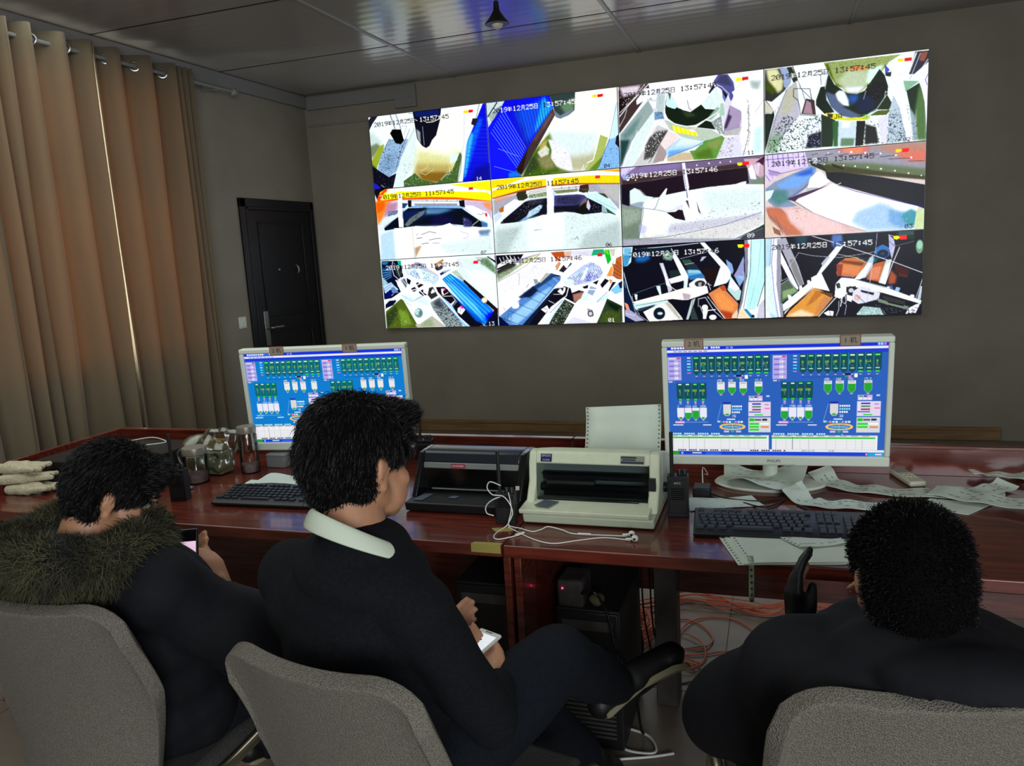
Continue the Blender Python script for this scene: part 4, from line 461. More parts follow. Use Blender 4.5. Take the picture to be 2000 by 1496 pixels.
    (3, 2): 'F 112|P 245 4 194 -6 281 -6 281 95 216 109|P 57b 2 437 1 502 4 508 138 455 173 433 111|P 123 2 507 8 700 8 697 177 550 142|P 232 0 828 13 945 11 946 104 840 102|P 355 0 849 4 940 10 941 53 850 55|P eef 0 5 -4 106 1 100 346 105 680 123 981 3 991|P bde 0 5 6 50 -1 38 424 55 728 88 979 37 983 4 737|P dee 1 5 358 38 340 49 676 82 974 3 885|S 24a 0.7 61 1 44 299 61 676 88 979|S 889 0.5 44 10 32 340|P 99a 0 83 13 139 10 111 119 106 366 106 575 123 981 105 981 77 574|P aab 0 83 13 139 4 222 356 261 586 223 605 167 372 117 161|P 888 0 161 269 194 271 256 586 233 594 194 457|P eef 0 106 170 223 626 217 655 173 560 106 314|P 565 0 106 575 161 516 217 666 105 817|P 8a7 1 117 659 195 622 217 666 117 765|S dde 0.9 106 387 111 534 156 495|S dde 0.7 106 575 156 516 195 622|S ccd 0.7 156 372 200 262 222 196|S ccd 0.9 222 196 315 241 390 258 487 278 551 264 676 239 795 196|S 889 0.7 800 187 942 128|P eff 0 117 828 305 547 337 488 412 260 465 144 513 128 455 274 370 460 425 680 326 633 206 802 123 913|P bbc 0 370 339 407 260 428 262 380 380|P fff 0 305 507 370 450 425 680 326 633 311 589|P eef 0 227 605 244 596 250 648 228 657|P eef 0 280 535 299 537 294 589 280 577|P eef 0 150 704 173 716 183 748 156 767|P d94 0 326 633 360 655 447 755 350 983 139 983 162 915|P b73 1 338 664 392 688 317 819 273 857 305 755|P fdb 2 139 977 239 897 328 965 317 986|P fed 0 283 640 326 633 183 842 127 955 133 913|P c85 1 393 741 447 765 361 946 328 965 361 821|P 642 0 360 676 447 713 436 763 371 697|S eff 1.7 469 755 356 988|S 334 0.7 316 631 206 812 123 934|P c74 0 467 459 477 347 520 290 588 286 657 352 622 471 574 528 499 502 473 499|P d85 2 487 358 625 380 600 509 494 460|P 742 1 493 309 646 352 625 391 498 339|P 943 0 467 356 509 359 499 502 473 499|S cdc 1.0 466 234 588 286 657 352|N cde .3 3 588 276 662 312 657 342 599 307|P 248 0 499 502 574 518 553 546 521 534|P b63 0 709 368 771 344 753 561 742 591 659 554 674 415|P d86 1 689 415 751 401 732 560 679 556|P a53 2 803 445 845 528 836 619 789 624|P 522 0 844 429 916 474 907 553 856 530|P 411 1 827 368 916 455 907 514 834 488|P 37b 0 718 178 754 147 790 185 796 276 761 323 725 299 708 238|E 124 755 257 35 49|E 345 755 257 13 21|P 266 1 667 293 729 309 709 358 673 344|P bcd 0 677 295 698 267 694 396 653 534 595 549 622 471|P eff 0 668 354 688 366 648 513 617 551 579 549|P cdd 0 776 333 812 326 775 624 732 600|P eef 0 772 393 807 356 775 624 743 601|P bbd 0 788 37 820 90 830 170 822 248 812 326 795 225|H eef 1.0 3 788 37 811 238 820 60 825 189|S 22a 0.9 789 107 825 170|S eef 1.5 857 192 813 396 774 614|P eff 0 463 591 499 521 575 539 775 654 997 829 993 869 760 723 554 628 543 709 501 777 458 744|P 343 0 463 591 489 582 495 645 474 654|P fff 0 452 744 490 706 490 777|S 667 0.5 590 549 775 664|P 222 0 532 636 590 631 596 692 554 709 532 708|E ccd 562 680 16 27|P dde 0 575 690 627 633 744 721 734 803 651 838 608 847 566 793|P 223 0 623 678 708 720 702 749 625 704|P dbb 0 586 721 628 755 608 815 581 793|S 334 0.7 597 742 651 838 724 802|P 333 0 755 753 900 833 896 883 776 815|P 787 0 724 782 786 826 922 896 912 934 734 833|P 111 0 786 826 890 873 891 894 797 847|P eee 0 532 728 571 751 566 822 538 802|S eff 1.7 500 624 512 708 496 871|S cce 1.0 522 708 533 873 524 976|S eff 0.7 514 718 538 791 523 842 496 798 501 727|S bbc 1.4 485 809 485 911 470 983|P 9bb 0 599 969 640 878 746 904 768 988 604 984|N eff .3 3 599 969 640 878 746 904 788 984 604 984|N 899 .12 3 703 842 912 894 902 984 736 981|P eef 0 902 984 922 915 963 876 992 859 964 977|H 334 0.7 4 913 976 982 878 943 986 993 889|P 36a 0 784 645 816 636 826 688 790 674|E ddd 793 666 11 17|P 9bd 0 842 659 868 671 858 720 832 708|E eef 940 775 15 21|P bcd 0 989 659 1000 661 992 819 972 807|S dde 1.2 1001 570 962 807|S dde 1.5 309 1 432 81 645 232 833 368 997 500|S ccf 0.7 719 6 710 218 689 415 675 657|S bbd 0.7 675 657 661 838|E 797 977 194 22 81|E 9cb 977 175 17 48|P fff 0 388 948 421 918 453 930 448 986 410 979|S 112 0.9 426 918 432 981|P e22 0 855 55 898 51 898 104 858 102|P fe0 0 818 55 850 57 858 79 840 100 821 90|D 12 913 979 47 '}
# ------------------------------------------------------------------ the video wall: twelve displays
PW, PH, Z0V = 1.02, .5745, .891
SCR = screen_mat('display_picture', 1.08)
LBL = {(0, 0): 'showing a black pipe over a tank, camera 14', (1, 0): 'showing a blue corrugated wall, camera 04', (2, 0): 'showing a dark chute over a yellow plate, camera 11', (3, 0): 'showing a round chute with a green drum, camera 02',
       (0, 1): 'showing a hopper of sand under a yellow beam, camera 07', (1, 1): 'showing a sand hopper with central white pole, camera 06', (2, 1): 'showing a grey sand slope under a dark drum, camera 09', (3, 1): 'showing a white sand pile and blue heap, camera 03',
       (0, 2): 'showing a bright blue conveyor running down to the right, camera 13', (1, 2): 'showing a blue conveyor running down to the left, camera 01', (2, 2): 'showing white machine frames and one orange belt', (3, 2): 'showing an orange belt crossed by thin white lines'}
ROWN = ('top', 'middle', 'bottom')
STAMP = {(2, 1): '2019y12m25d 13:57:46', (2, 2): '2019y12m25d 13:57:46', (0, 1): '2019y12m25d 11:57:45', (1, 1): '2019y12m25d 11:57:45', (0, 2): '2019y12m25d 11:57:45', (1, 2): '2019y12m25d 11:57:46'}
for (c, r), data in FEEDS.items():
    x0 = c*PW; z1 = Z0V+(3-r)*PH; z0 = z1-PH
    t = thing('wall_display', '%s row display %s' % (ROWN[r], LBL[(c, r)]), 'display', (x0+PW/2, .08, z0), 0, 'displays of the video wall')
    bm = B(); box(bm, (x0+.0006, .004, z0+.0006), (x0+PW-.0006, .079, z1-.0006)); box(bm, (x0+.08, .03, z0+.06), (x0+PW-.08, .0795, z1-.06)); finish('display_case', bm, BLACKG, t, bevel=.001, seg=1)
    g = .0028; y = .0022
    screen_grid('display_picture', feed(data, STAMP.get((c, r), '2019y12m25d 13:57:45')), [(x0+g, y, z1-g), (x0+PW-g, y, z1-g), (x0+PW-g, y, z0+g), (x0+g, y, z0+g)], SCR, t)
# ------------------------------------------------------------------ the desk
DF, DB, ZT, TH = -4.19, -3.42, .75, .033
def desk(label, x0, x1, ends, mz=.355):
    t = thing('desk', label, 'desk', ((x0+x1)/2, -3.8, 0), 0, 'red wooden control desks')
    bm = B(); box(bm, (x0, DF, ZT-TH), (x1, DB, ZT)); finish('desktop', bm, WOOD, t, bevel=.004)
    bm = B(); box(bm, (x0, DB, .45), (x1, DB+.022, .838)); box(bm, (x0-.0, DB-.002, .832), (x1, DB+.026, .842)); finish('rear_screen', bm, WOOD, t, bevel=.002)
    bm = B(); box(bm, (x0+.02, -3.52, mz), (x1-.02, -3.5, ZT-TH)); finish('modesty_panel', bm, WOOD, t, bevel=.002)
    for x in ends:
        bm = B(); box(bm, (x, DF+.07, 0), (x+.02, DB, ZT-TH)); finish('side_panel', bm, WOOD, t, bevel=.002)
    return t
dl = desk('left-hand red wooden desk under the monitor beside the black printer', .5, 2.478, (.502, 2.455), .03)
bm = B(); box(bm, (.478, DF+.1, .45), (.5, DB+.022, .842)); finish('side_screen', bm, WOOD, dl, bevel=.002)
dr = desk('right-hand red wooden desk under the monitor beside the white printer', 2.482, 4.75, (2.485, 4.73))
bm = B(); box(bm, (2.775, -3.62, 0), (2.845, -3.523, ZT-TH)); finish('support_post', bm, GREYM, dr, bevel=.003)
# tape
bm = B(); prism(bm, [(2.395, DF-.0015), (2.476, DF-.0015), (2.476, -4.175), (2.402, -4.178)], ZT-.022, ZT+.0012); tag = finish('tape_strip', bm, YTAPE); meta(tag, 'yellow tape strip folded over the desk front edge at the joint', 'tape')
bm = B(); prism(bm, [(2.41, -4.075), (2.455, -4.06), (2.475, -4.085), (2.43, -4.098)], ZT+.0002, ZT+.001); tag = finish('tape_scrap', bm, YTAPE); meta(tag, 'small yellow tape scrap lying on the desk near the earphone cable', 'tape')
# ------------------------------------------------------------------ monitors
def monitor_picture(W_, H_, bg, alt):
    im = Img(W_, H_, bg)
    def R(x0, y0, x1, y1, c): im.poly([(x0, y0), (x1, y0), (x1, y1), (x0, y1)], c)
    R(0, 0, 1, .034, '1030e0'); R(0, .034, 1, .055, 'f0f0ff'); R(0, .055, 1, .085, '1a3cd8')
    for k in range(11): R(.02+k*.014, .008, .031+k*.014, .024, 'fff' if k < 8 else '48f')
    for k in range(8): R(.165+.011*k, .008, .173+.011*k, .024, 'fff' if k not in (3,) else '13e')
    im.text('24 30', .28, .027, .016, 'fff')
    for k in range(7): R(.03+k*.024, .041, .048+k*.024, .049, '88a')
    for k in range(3): R(.955+k*.013, .006, .965+k*.013, .027, 'adf' if k < 2 else 'c8c')
    silo = '0b4f58' if not alt else '086a70'; vals = (['0', '375', '0', '70', '50', '0', '180', '7.8', '0', '2.4'], ['0', '240', '0', '60', '60', '0', '230', '0', '6.6', '0']); v2 = (['0', '970', '340', '600'], ['820', '0', '650', '150'])
    for h in (0, 1):
        o = h*.492
        R(o+.002, .095, o+.066, .305, 'b9b0ee'); R(o+.006, .1, o+.062, .115, 'd0408a'); R(o+.006, .102, o+.045, .112, 'eef')
        for k in range(4):
            y = .125+k*.045; R(o+.008, y, o+.032, y+.012, '7a6ad8'); R(o+.034, y+.018, o+.05, y+.036, 'fff'); im.text('V', o+.038, y+.034, .014, '33a'); R(o+.052, y+.002, o+.062, y+.01, '8878d0'); R(o+.006, y+.038, o+.062, y+.04, '8f86d4')
        R(o+.004, .312, o+.022, .324, 'dde'); im.text('1', o+.03, .325, .014, 'fff')
        for k in range(6): R(o+.095, .1+k*.027, o+.112, .11+k*.027, ['fff', '8cf', 'fff', '4ff', '4ff', 'f6a'][k])
        for k in range(10):
            x = o+.122+k*.0362; im.poly([(x, .088), (x+.034, .088), (x+.034, .232), (x+.017, .262), (x, .232)], silo); im.stroke([(x, .09), (x, .23)], .5, '3aa')
            R(x+.006, .1, x+.026, .113, '6f6' if (k*3+h) % 4 == 0 else 'dfe'); v = vals[h][k]; s = .0052*len(v)
            im.text(v, x+.017-s, .168, .02, 'df3'); im.text(v if k % 2 else '0', x+.017-s, .188, .016, '6cc'); im.text('0', x+.014, .206, .016, '5bb' if k % 3 else 'e57'); R(x+.008, .215, x+.026, .222, 'cee')
            R(x+.012, .268, x+.022, .275, 'fcc')
            if k > 6: R(x+.008, .24, x+.026, .254, '3d4')
        im.stroke([(o+.14, .278), (o+.14, .292), (o+.33, .292)], .8, '147'); im.stroke([(o+.385, .278), (o+.385, .292), (o+.45, .292)], .8, '147')
        R(o+.325, .262, o+.35, .278, '115'); R(o+.325, .282, o+.338, .295, '3a4'); R(o+.34, .282, o+.353, .295, 'f8c'); R(o+.366, .265, o+.38, .298, 'fff')
        fills = ([.2, .5, .35, .6], [.85, .9, .85, .95])[h]
        for k, x in enumerate((.236, .288, .341, .412)):
            x += o-.002*h; im.text(('450', '240', '356', '15.2')[k], x, .322, .02, 'fff')
            im.poly([(x, .325), (x+.035, .325), (x+.035, .405), (x+.024, .432), (x+.011, .432), (x, .405)], 'eee'); im.poly([(x+.001, .405-.06*fills[k]*(0 if alt else 1)), (x+.034, .405-.06*fills[k]*(0 if alt else 1)), (x+.034, .405), (x+.024, .43), (x+.011, .43), (x+.001, .405)] if not alt else [(x+.01, .415), (x+.026, .415), (x+.024, .43), (x+.011, .43)], '2a3')
            R(x+.005, .332, x+.03, .343, 'bbb'); R(x+.012, .438, x+.023, .445, 'fcc')
        for k in range(4):
            x = o+.041+k*.0365; R(x, .33, x+.033, .345, silo); im.poly([(x, .33), (x+.034, .33), (x+.034, .47), (x+.024, .49), (x+.01, .49), (x, .47)], silo); R(x+.008, .338, x+.024, .35, '6f6' if k > 1 else 'dfe')
            v = v2[h][k]; s = .0052*len(v); im.text(v, x+.017-s, .41, .02, 'df3'); im.text('0', x+.014, .428, .016, '6cc'); im.text('0', x+.014, .446, .016, '6cc' if k % 2 else 'e57'); R(x+.01, .475, x+.025, .49, '3d4')
            for q in range(3): R(x+.012, .498+q*.011, x+.022, .504+q*.011, 'fcc')
            im.text(('2', '1940', '480', '1000')[k], x+.002, .555, .018, 'fff')
            im.poly([(x, .558), (x+.034, .558), (x+.034, .64), (x+.024, .665), (x+.01, .665), (x, .64)], 'eef'); fl_ = ([.1, .6, .9, .15], [.8, .1, .1, .85])[h][k]
            if not alt and fl_ > .3: im.poly([(x+.001, .64-.06*fl_), (x+.033, .64-.06*fl_), (x+.033, .64), (x+.024, .663), (x+.01, .663), (x+.001, .64)], '2a3')
            else: R(x+.009, .645, x+.024, .662, '2a3')
            R(x+.012, .668, x+.022, .676, 'fcc')
        R(o+.03, .69, o+.19, .694, 'adf'); R(o+.03, .684, o+.075, .702, 'fbe' if not alt else '7be'); R(o+.02, .714, o+.07, .722, 'fff'); R(o+.165, .714, o+.205, .722, 'fff')
        R(o+.262, .51, o+.3, .524, '22a'); im.poly([(o+.263, .528), (o+.3, .528), (o+.3, .61), (o+.29, .635), (o+.273, .635), (o+.263, .61)], 'ddd'); R(o+.273, .615, o+.29, .63, '2a3')
        for k, (c_, n_) in enumerate((('fff', 5), ('8ef', 5), ('fff', 4))):
            for q in range(n_): R(o+.305+q*.01, .54+k*.027, o+.312+q*.01, .556+k*.027, c_)
        im.text('78' if h == 0 else '38', o+.305, .648, .024, 'fff')
        R(o+.28, .66, o+.32, .672, 'def'); im.stroke([(o+.255, .53), (o+.235, .68)], .7, '9cf'); R(o+.235, .68, o+.25, .695, 'bdf')
        for k in range(8): R(o+.247+k*.014, .682, o+.257+k*.014, .698, ('2a4', 'f8c', 'def', 'fff', '2a4', 'f8c', 'def', 'fff')[k])
        t = np.linspace(0, 2*np.pi, 24, endpoint=False); c_, s_ = np.cos(t), np.sin(t)
        im.poly(np.stack([o+.306+.062*np.sign(c_)*abs(c_)**.7, .735+.03*s_], 1), 'fc6'); im.poly(np.stack([o+.306+.05*np.sign(c_)*abs(c_)**.7, .735+.019*s_], 1), '38c')
        im.stroke([(o+.27, .728), (o+.345, .742)], .8, 'def'); im.stroke([(o+.27, .742), (o+.345, .728)], .8, 'bdf'); im.stroke([(o+.306, .716), (o+.306, .754)], .8, 'def')
        R(o+.265, .77, o+.29, .787, 'ccd'); R(o+.298, .772, o+.314, .786, '3c4'); R(o+.322, .77, o+.347, .787, 'ccd')
        R(o+.384, .452, o+.448, .498, 'c6b8f0'); R(o+.39, .458, o+.405, .468, '2a4'); R(o+.41, .458, o+.425, .468, '115'); R(o+.43, .458, o+.445, .468, 'fac')
        for k in range(3): R(o+.388+k*.02, .476, o+.404+k*.02, .493, 'eef')
        R(o+.382, .508, o+.486, .64, 'e6dcf4'); R(o+.4, .52, o+.44, .533, '12c'); R(o+.4, .546, o+.44, .559, '484'); R(o+.4, .572, o+.44, .585, 'a36'); R(o+.385, .596, o+.44, .606, '66c'); R(o+.41, .62, o+.45, .632, '2d2'); R(o+.458, .528, o+.478, .538, 'b8b'); R(o+.458, .562, o+.482, .574, 'f7b')
        for k in range(3): R(o+.388, .522+k*.026, o+.395, .532+k*.026, 'fff')
        R(o+.382, .65, o+.486, .785, 'd8dce8'); R(o+.386, .658, o+.41, .684, '1c1'); R(o+.412, .664, o+.442, .68, '556'); R(o+.446, .662, o+.47, .68, '222'); R(o+.435, .7, o+.478, .716, 'fff')
        for k in range(3): R(o+.386, .7+k*.027, o+.432, .717+k*.027, '2d2' if k < 2 or h == 0 else 'edc')
        R(o+.44, .73, o+.478, .745, 'e82'); R(o+.465, .45, o+.48, .463, 'cdf')
        for k in range(22):
            if k % 6 != 5: R(o+.006+k*.011, .793, o+.014+k*.011, .806, 'cfe')
        R(o, .812, o+.478, .945, 'f4f4f8'); R(o, .812, o+.478, .826, 'e2e2ea')
        for k in range(9): R(o+.01+k*.05, .816, o+.04+k*.05, .822, '889')
        if not alt: R(o, .83, o+.468, .845, '1c2')
        for k in range(6): R(o, .86+k*.015, o+.47, .8615+k*.015, 'bbb')
        for x in (.018, .065, .095, .13, .17, .25, .29, .34, .38, .41): R(o+x, .826, o+x+.0012, .945, 'aab')
        R(o+.095, .826, o+.0965, .945, '444')
    R(0, .945, 1, .965, 'eeeef4')
    for k in range(26):
        if k % 5 != 4: R(.04+k*.0105, .949, .048+k*.0105, .962, '334')
    for k in range(16):
        if k % 5 != 4: R(.39+k*.0105, .949, .398+k*.0105, .962, '334')
    im.text('2019-12-25', .63, .962, .015, '667'); im.text('13:56', .75, .962, .015, '667')
    R(0, .966, 1, 1, '1440d8'); R(0, .966, .045, 1, '2a9a2a'); R(.055, .975, .065, .993, '8cf'); R(.11, .977, .155, .988, 'def'); R(.175, .972, .25, .997, '2a62e8'); R(.93, .966, 1, 1, '18a0e8'); R(.92, .974, .928, .992, 'faa'); R(.962, .977, .99, .989, 'eef')
    im.stroke([(.81, .8), (.817, .815)], 1.2, 'fff')
    return im.a
SCM = screen_mat('monitor_picture', .95)
def monitor(label, cx, cy, cz, yaw, tilt, w_, pic, brand, base_c):
    h_ = w_*9/16; ex = V(math.cos(yaw), math.sin(yaw), 0); n = V(-math.sin(yaw), math.cos(yaw), 0); up = V(0, 0, math.cos(tilt))+n*math.sin(tilt); bk = ex.cross(up)*-1
    if bk.dot(n) < 0: bk = -bk
    c = V(cx, cy, cz); M = Matrix(((ex.x, bk.x, up.x, c.x), (ex.y, bk.y, up.y, c.y), (ex.z, bk.z, up.z, c.z), (0, 0, 0, 1)))
    t = thing('monitor', label, 'monitor', (base_c[0], base_c[1], ZT), yaw, 'white monitors on the desk')
    s = .0155; bt = .03
    bm = B(); x, z0, z1 = w_/2, -h_/2, h_/2
    # bezel as a ring in front of a shallow case
    box(bm, (-x-s, -.008, z1), (x+s, .03, z1+s+.002), M); box(bm, (-x-s, -.008, z0-bt), (x+s, .03, z0), M); box(bm, (-x-s, -.008, z0), (-x, .03, z1), M); box(bm, (x, -.008, z0), (x+s, .03, z1), M)
    finish('bezel', bm, WHITEP, t, bevel=.004)
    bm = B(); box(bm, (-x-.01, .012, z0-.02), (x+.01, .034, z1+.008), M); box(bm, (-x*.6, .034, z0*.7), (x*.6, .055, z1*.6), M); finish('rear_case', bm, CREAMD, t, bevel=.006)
    T = lambda a, b2: tuple(M @ V(a, .0015, b2)); screen_grid('screen_picture', pic, [T(-x, z1), T(x, z1), T(x, z0), T(-x, z0)], SCM, t)
    lettering('maker_name', brand, .012, M @ Matrix.Translation(V(0, -.0085, z0-bt/2)) @ Matrix.Rotation(math.pi/2, 4, 'X'), mat('grey_print', (96, 100, 100), .6), t)
    bm = B(); box(bm, (-.06, -.0095, z0-bt+.002), (.06, -.004, z0-bt+.007), M); finish('button_lip', bm, CREAMD, t, bevel=.002)
    b0 = Vector((base_c[0], base_c[1], ZT)); nk = M @ V(0, .045, z0*.6)
    bm = B(); tube(bm, [b0+V(0, 0, .004), b0+V(0, 0, .05), (b0+V(0, 0, .05)).lerp(nk, .6), nk], .022, 12, 4); finish('neck', bm, WHITEP, t)
    bm = B(); lathe(bm, [(.16, 0), (.165, .004), (.16, .009), (.1, .014), (.03, .018)], n=48, M=Matrix.Translation(b0) @ Matrix.Rotation(yaw, 4, 'Z') @ Matrix.Diagonal((1, .62, 1, 1))); finish('base', bm, WHITEP, t)
    return t, M, x, z1, s
p1 = monitor_picture(560, 315, '2a62c0', False); p2 = monitor_picture(560, 315, '0a80d4', True)
mr, MR, xr, zr, sr = monitor('right-hand white monitor with green-filled silo diagrams on blue', 3.141, -3.638, 1.021, .0664, -.1091, .598, p1, 'PHILIPS', (3.13, -3.56))
ml, ML, xl, zl, sl = monitor('left-hand white monitor behind the man in the white collar', 1.598, -3.543, 1.0085, .1591, -.0546, .598, p2, 'PHILIPS', (1.585, -3.5))
PTAG = mat('tag_paper', (150, 138, 118), .7); RED = mat('tag_red', (150, 70, 60), .7)
def sticker(M, x, z1, s, txt, label):
    t = thing('paper_tag', label, 'tag', tuple(M @ V(x, -.01, z1+.008)), 0, 'paper tags on the monitors')
    w_, h_ = .027, .016
    bm = B(); box(bm, (x-w_, -.0095, z1+.003-h_+.006), (x+w_, -.0085, z1+.003+h_+.006), M); finish('tag_paper', bm, PTAG, t)
    bm = B()
    for a in ((x-w_, -h_, x+w_, -h_+.0018), (x-w_, h_-.0018, x+w_, h_), (x-w_, -h_, x-w_+.0018, h_), (x+w_-.0018, -h_, x+w_, h_)): box(bm, (a[0], -.0102, z1+.009+a[1]), (a[2], -.0095, z1+.009+a[3]), M)
    finish('tag_border', bm, RED, t)
    lettering('handwriting', txt, .019, M @ Matrix.Translation(V(x, -.0101, z1+.009)) @ Matrix.Rotation(math.pi/2, 4, 'X'), INK, t)
sticker(MR, -.222, zr, sr, '2 机', 'paper tag reading 2, top left corner of the right-hand monitor')
sticker(MR, .2, zr, sr, '1 机', 'paper tag reading 1, top right corner of the right-hand monitor')
sticker(ML, -.165, zl, sl, '2 机', 'paper tag on the left half of the left-hand monitor top')
sticker(ML, .112, zl, sl, '1 机', 'paper tag on the right half of the left-hand monitor top')
# ------------------------------------------------------------------ printers
def printer_white():
    x0, x1 = 2.482, 2.85; y0 = -4.035; t = thing('dot_matrix_printer', 'cream dot matrix printer with smoked cover and paper behind it', 'printer', ((x0+x1)/2, -3.87, ZT))
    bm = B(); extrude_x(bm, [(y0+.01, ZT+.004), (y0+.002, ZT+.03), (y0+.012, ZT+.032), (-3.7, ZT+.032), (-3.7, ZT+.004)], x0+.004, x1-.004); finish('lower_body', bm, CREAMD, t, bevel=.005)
    bm = B(); extrude_x(bm, [(y0, ZT+.032), (y0-.004, ZT+.045), (y0+.09, ZT+.05), (y0+.09, ZT+.032)], x0-.004, x1-.016); finish('front_tray', bm, CREAM, t, bevel=.003)
    # side cheeks and hood
    prof = [(y0+.085, ZT+.032), (y0+.093, ZT+.10), (y0+.099, ZT+.148), (y0+.112, ZT+.178), (y0+.135, ZT+.182), (y0+.28, ZT+.146), (-3.70, ZT+.12), (-3.70, ZT+.032)]
    for nm, a, b2 in (('left_cheek', x0, x0+.022), ('right_cheek', x1-.028, x1)):
        bm = B(); extrude_x(bm, [(y0+.045, ZT+.032)]+prof[1:], a, b2); finish('cheek', bm, CREAM, t, bevel=.005)
    bm = B(); extrude_x(bm, [(y0+.098, ZT+.148), (y0+.111, ZT+.18), (y0+.135, ZT+.184), (y0+.28, ZT+.148), (-3.705, ZT+.123), (-3.705, ZT+.11), (y0+.16, ZT+.15)], x0+.02, x1-.026); finish('hood', bm, CREAM, t, bevel=.005)
    bm = B(); extrude_x(bm, [(-3.86, ZT+.034), (-3.86, ZT+.135), (-3.72, ZT+.11), (-3.72, ZT+.034)], x0+.021, x1-.027); finish('mechanism_back', bm, mat('dull_grey', (132, 138, 136), .6), t)
    bm = B(); box(bm, (x0+.022, -3.875, ZT+.085), (x1-.028, -3.862, ZT+.108)); box(bm, (x0+.022, -3.875, ZT+.036), (x1-.028, -3.862, ZT+.066)); finish('carriage_rail', bm, BLACKP, t)
    bm = B(); tube(bm, [(x0+.025, -3.9, ZT+.07), (x1-.03, -3.9, ZT+.07)], .012, 14, 1); tube(bm, [(x0+.025, -3.885, ZT+.105), (x1-.03, -3.885, ZT+.105)], .004, 8, 1); finish('platen_roller', bm, BLACKG, t)
    bm = B(); box(bm, (x0+.04, -3.905, ZT+.078), (x0+.18, -3.88, ZT+.09)); finish('paper_guide', bm, GREYM, t, bevel=.002)
    bm = B(); extrude_x(bm, [(y0+.085, ZT+.05), (y0+.088, ZT+.05), (y0+.101, ZT+.148), (y0+.098, ZT+.148)], x0+.024, x1-.03); finish('smoked_cover', bm, SMOKE, t)
    bm = B(); extrude_x(bm, [(y0+.078, ZT+.048), (y0+.086, ZT+.048), (y0+.086, ZT+.056), (y0+.078, ZT+.054)], x0+.028, x1-.055); finish('cover_lip', bm, BLACKG, t, bevel=.001)
    Mf = Matrix.Translation(V(0, y0+.1035, ZT+.164)) @ Matrix.Rotation(math.radians(68), 4, 'X')
    bm = B(); box(bm, (x0+.036, -.011, -.001), (x0+.068, .011, .0012), Mf); bd_ = finish('maker_badge', bm, BLUEB, t)
    lettering('badge_lettering', 'EPSON', .0085, Mf @ Matrix.Translation(V(x0+.052, .0055, .0016)), WTXT, bd_); lettering('badge_lettering', 'LQ-630K', .0055, Mf @ Matrix.Translation(V(x0+.052, -.006, .0016)), WTXT, bd_)
    bm = B(); box(bm, (x1-.105, -.011, -.001), (x1-.04, .011, .001), Mf); lb = finish('rating_label', bm, mat('label_grey', (128, 132, 118), .6), t)
    bm = B(); box(bm, (x1-.104, .004, .001), (x1-.062, .009, .0014), Mf); box(bm, (x1-.104, -.01, .001), (x1-.042, -.004, .0014), Mf); box(bm, (x1-.1, -.002, .001), (x1-.064, .002, .0014), Mf); finish('label_print', bm, INK, lb)
    bm = B(); prism(bm, [(x0+.035, y0+.02), (x0+.075, y0+.012), (x0+.095, y0+.06), (x0+.05, y0+.07)], ZT+.0505, ZT+.052); finish('blue_sticker', bm, mat('slate_sticker', (70, 82, 96), .5), t)
    bm = B(); box(bm, (x1-.0275, y0+.08, ZT+.085), (x1-.008, y0+.09, ZT+.12)); box(bm, (x1-.0275, y0+.076, ZT+.06), (x1-.01, y0+.085, ZT+.075)); finish('control_buttons', bm, BLACKP, t, bevel=.001)
    bm = B(); lathe(bm, [(.014, 0), (.014, .014), (.01, .018)], n=18, M=Matrix.Translation(V(x1, -3.86, ZT+.07)) @ Matrix.Rotation(math.pi/2, 4, 'Y')); finish('feed_knob', bm, BLACKP, t)
    # the sheet of fanfold standing behind
    p = thing('fanfold_paper', 'white fanfold sheet with punched edges standing behind the cream printer', 'paper', (2.69, -3.64, ZT))
    bm = B(); a, b2 = 2.58, 2.815; P = [[(a+(b2-a)*j/6, -3.66+.03*(i/6)**2-.012*math.sin(i), ZT+.02+.225*i/6+.012*j/6*(i/6)) for j in range(7)] for i in range(7)]
    n, m_ = 7, 7; vs = [[bm.verts.new(q) for q in r] for r in P]
    for i in range(6):
        for j in range(6): bm.faces.new([vs[i][j], vs[i][j+1], vs[i+1][j+1], vs[i+1][j]])
    o = finish('sheet', bm, PAPER, p); s_ = o.modifiers.new('s', 'SOLIDIFY'); s_.thickness = .0012
    for x in (a+.006, b2-.006):
        bm = B()
        for i in range(15):
            z = ZT+.08+i*.0115; k = (z-ZT-.02)/.225; y = -3.66+.03*k*k-.012*math.sin(k*6)-.0022; box(bm, (x-.0017, y, z-.0017+.012*(x > 2.7)*k), (x+.0017, y+.001, z+.0017+.012*(x > 2.7)*k))
        finish('sprocket_holes', bm, BLKC, p)
printer_white()
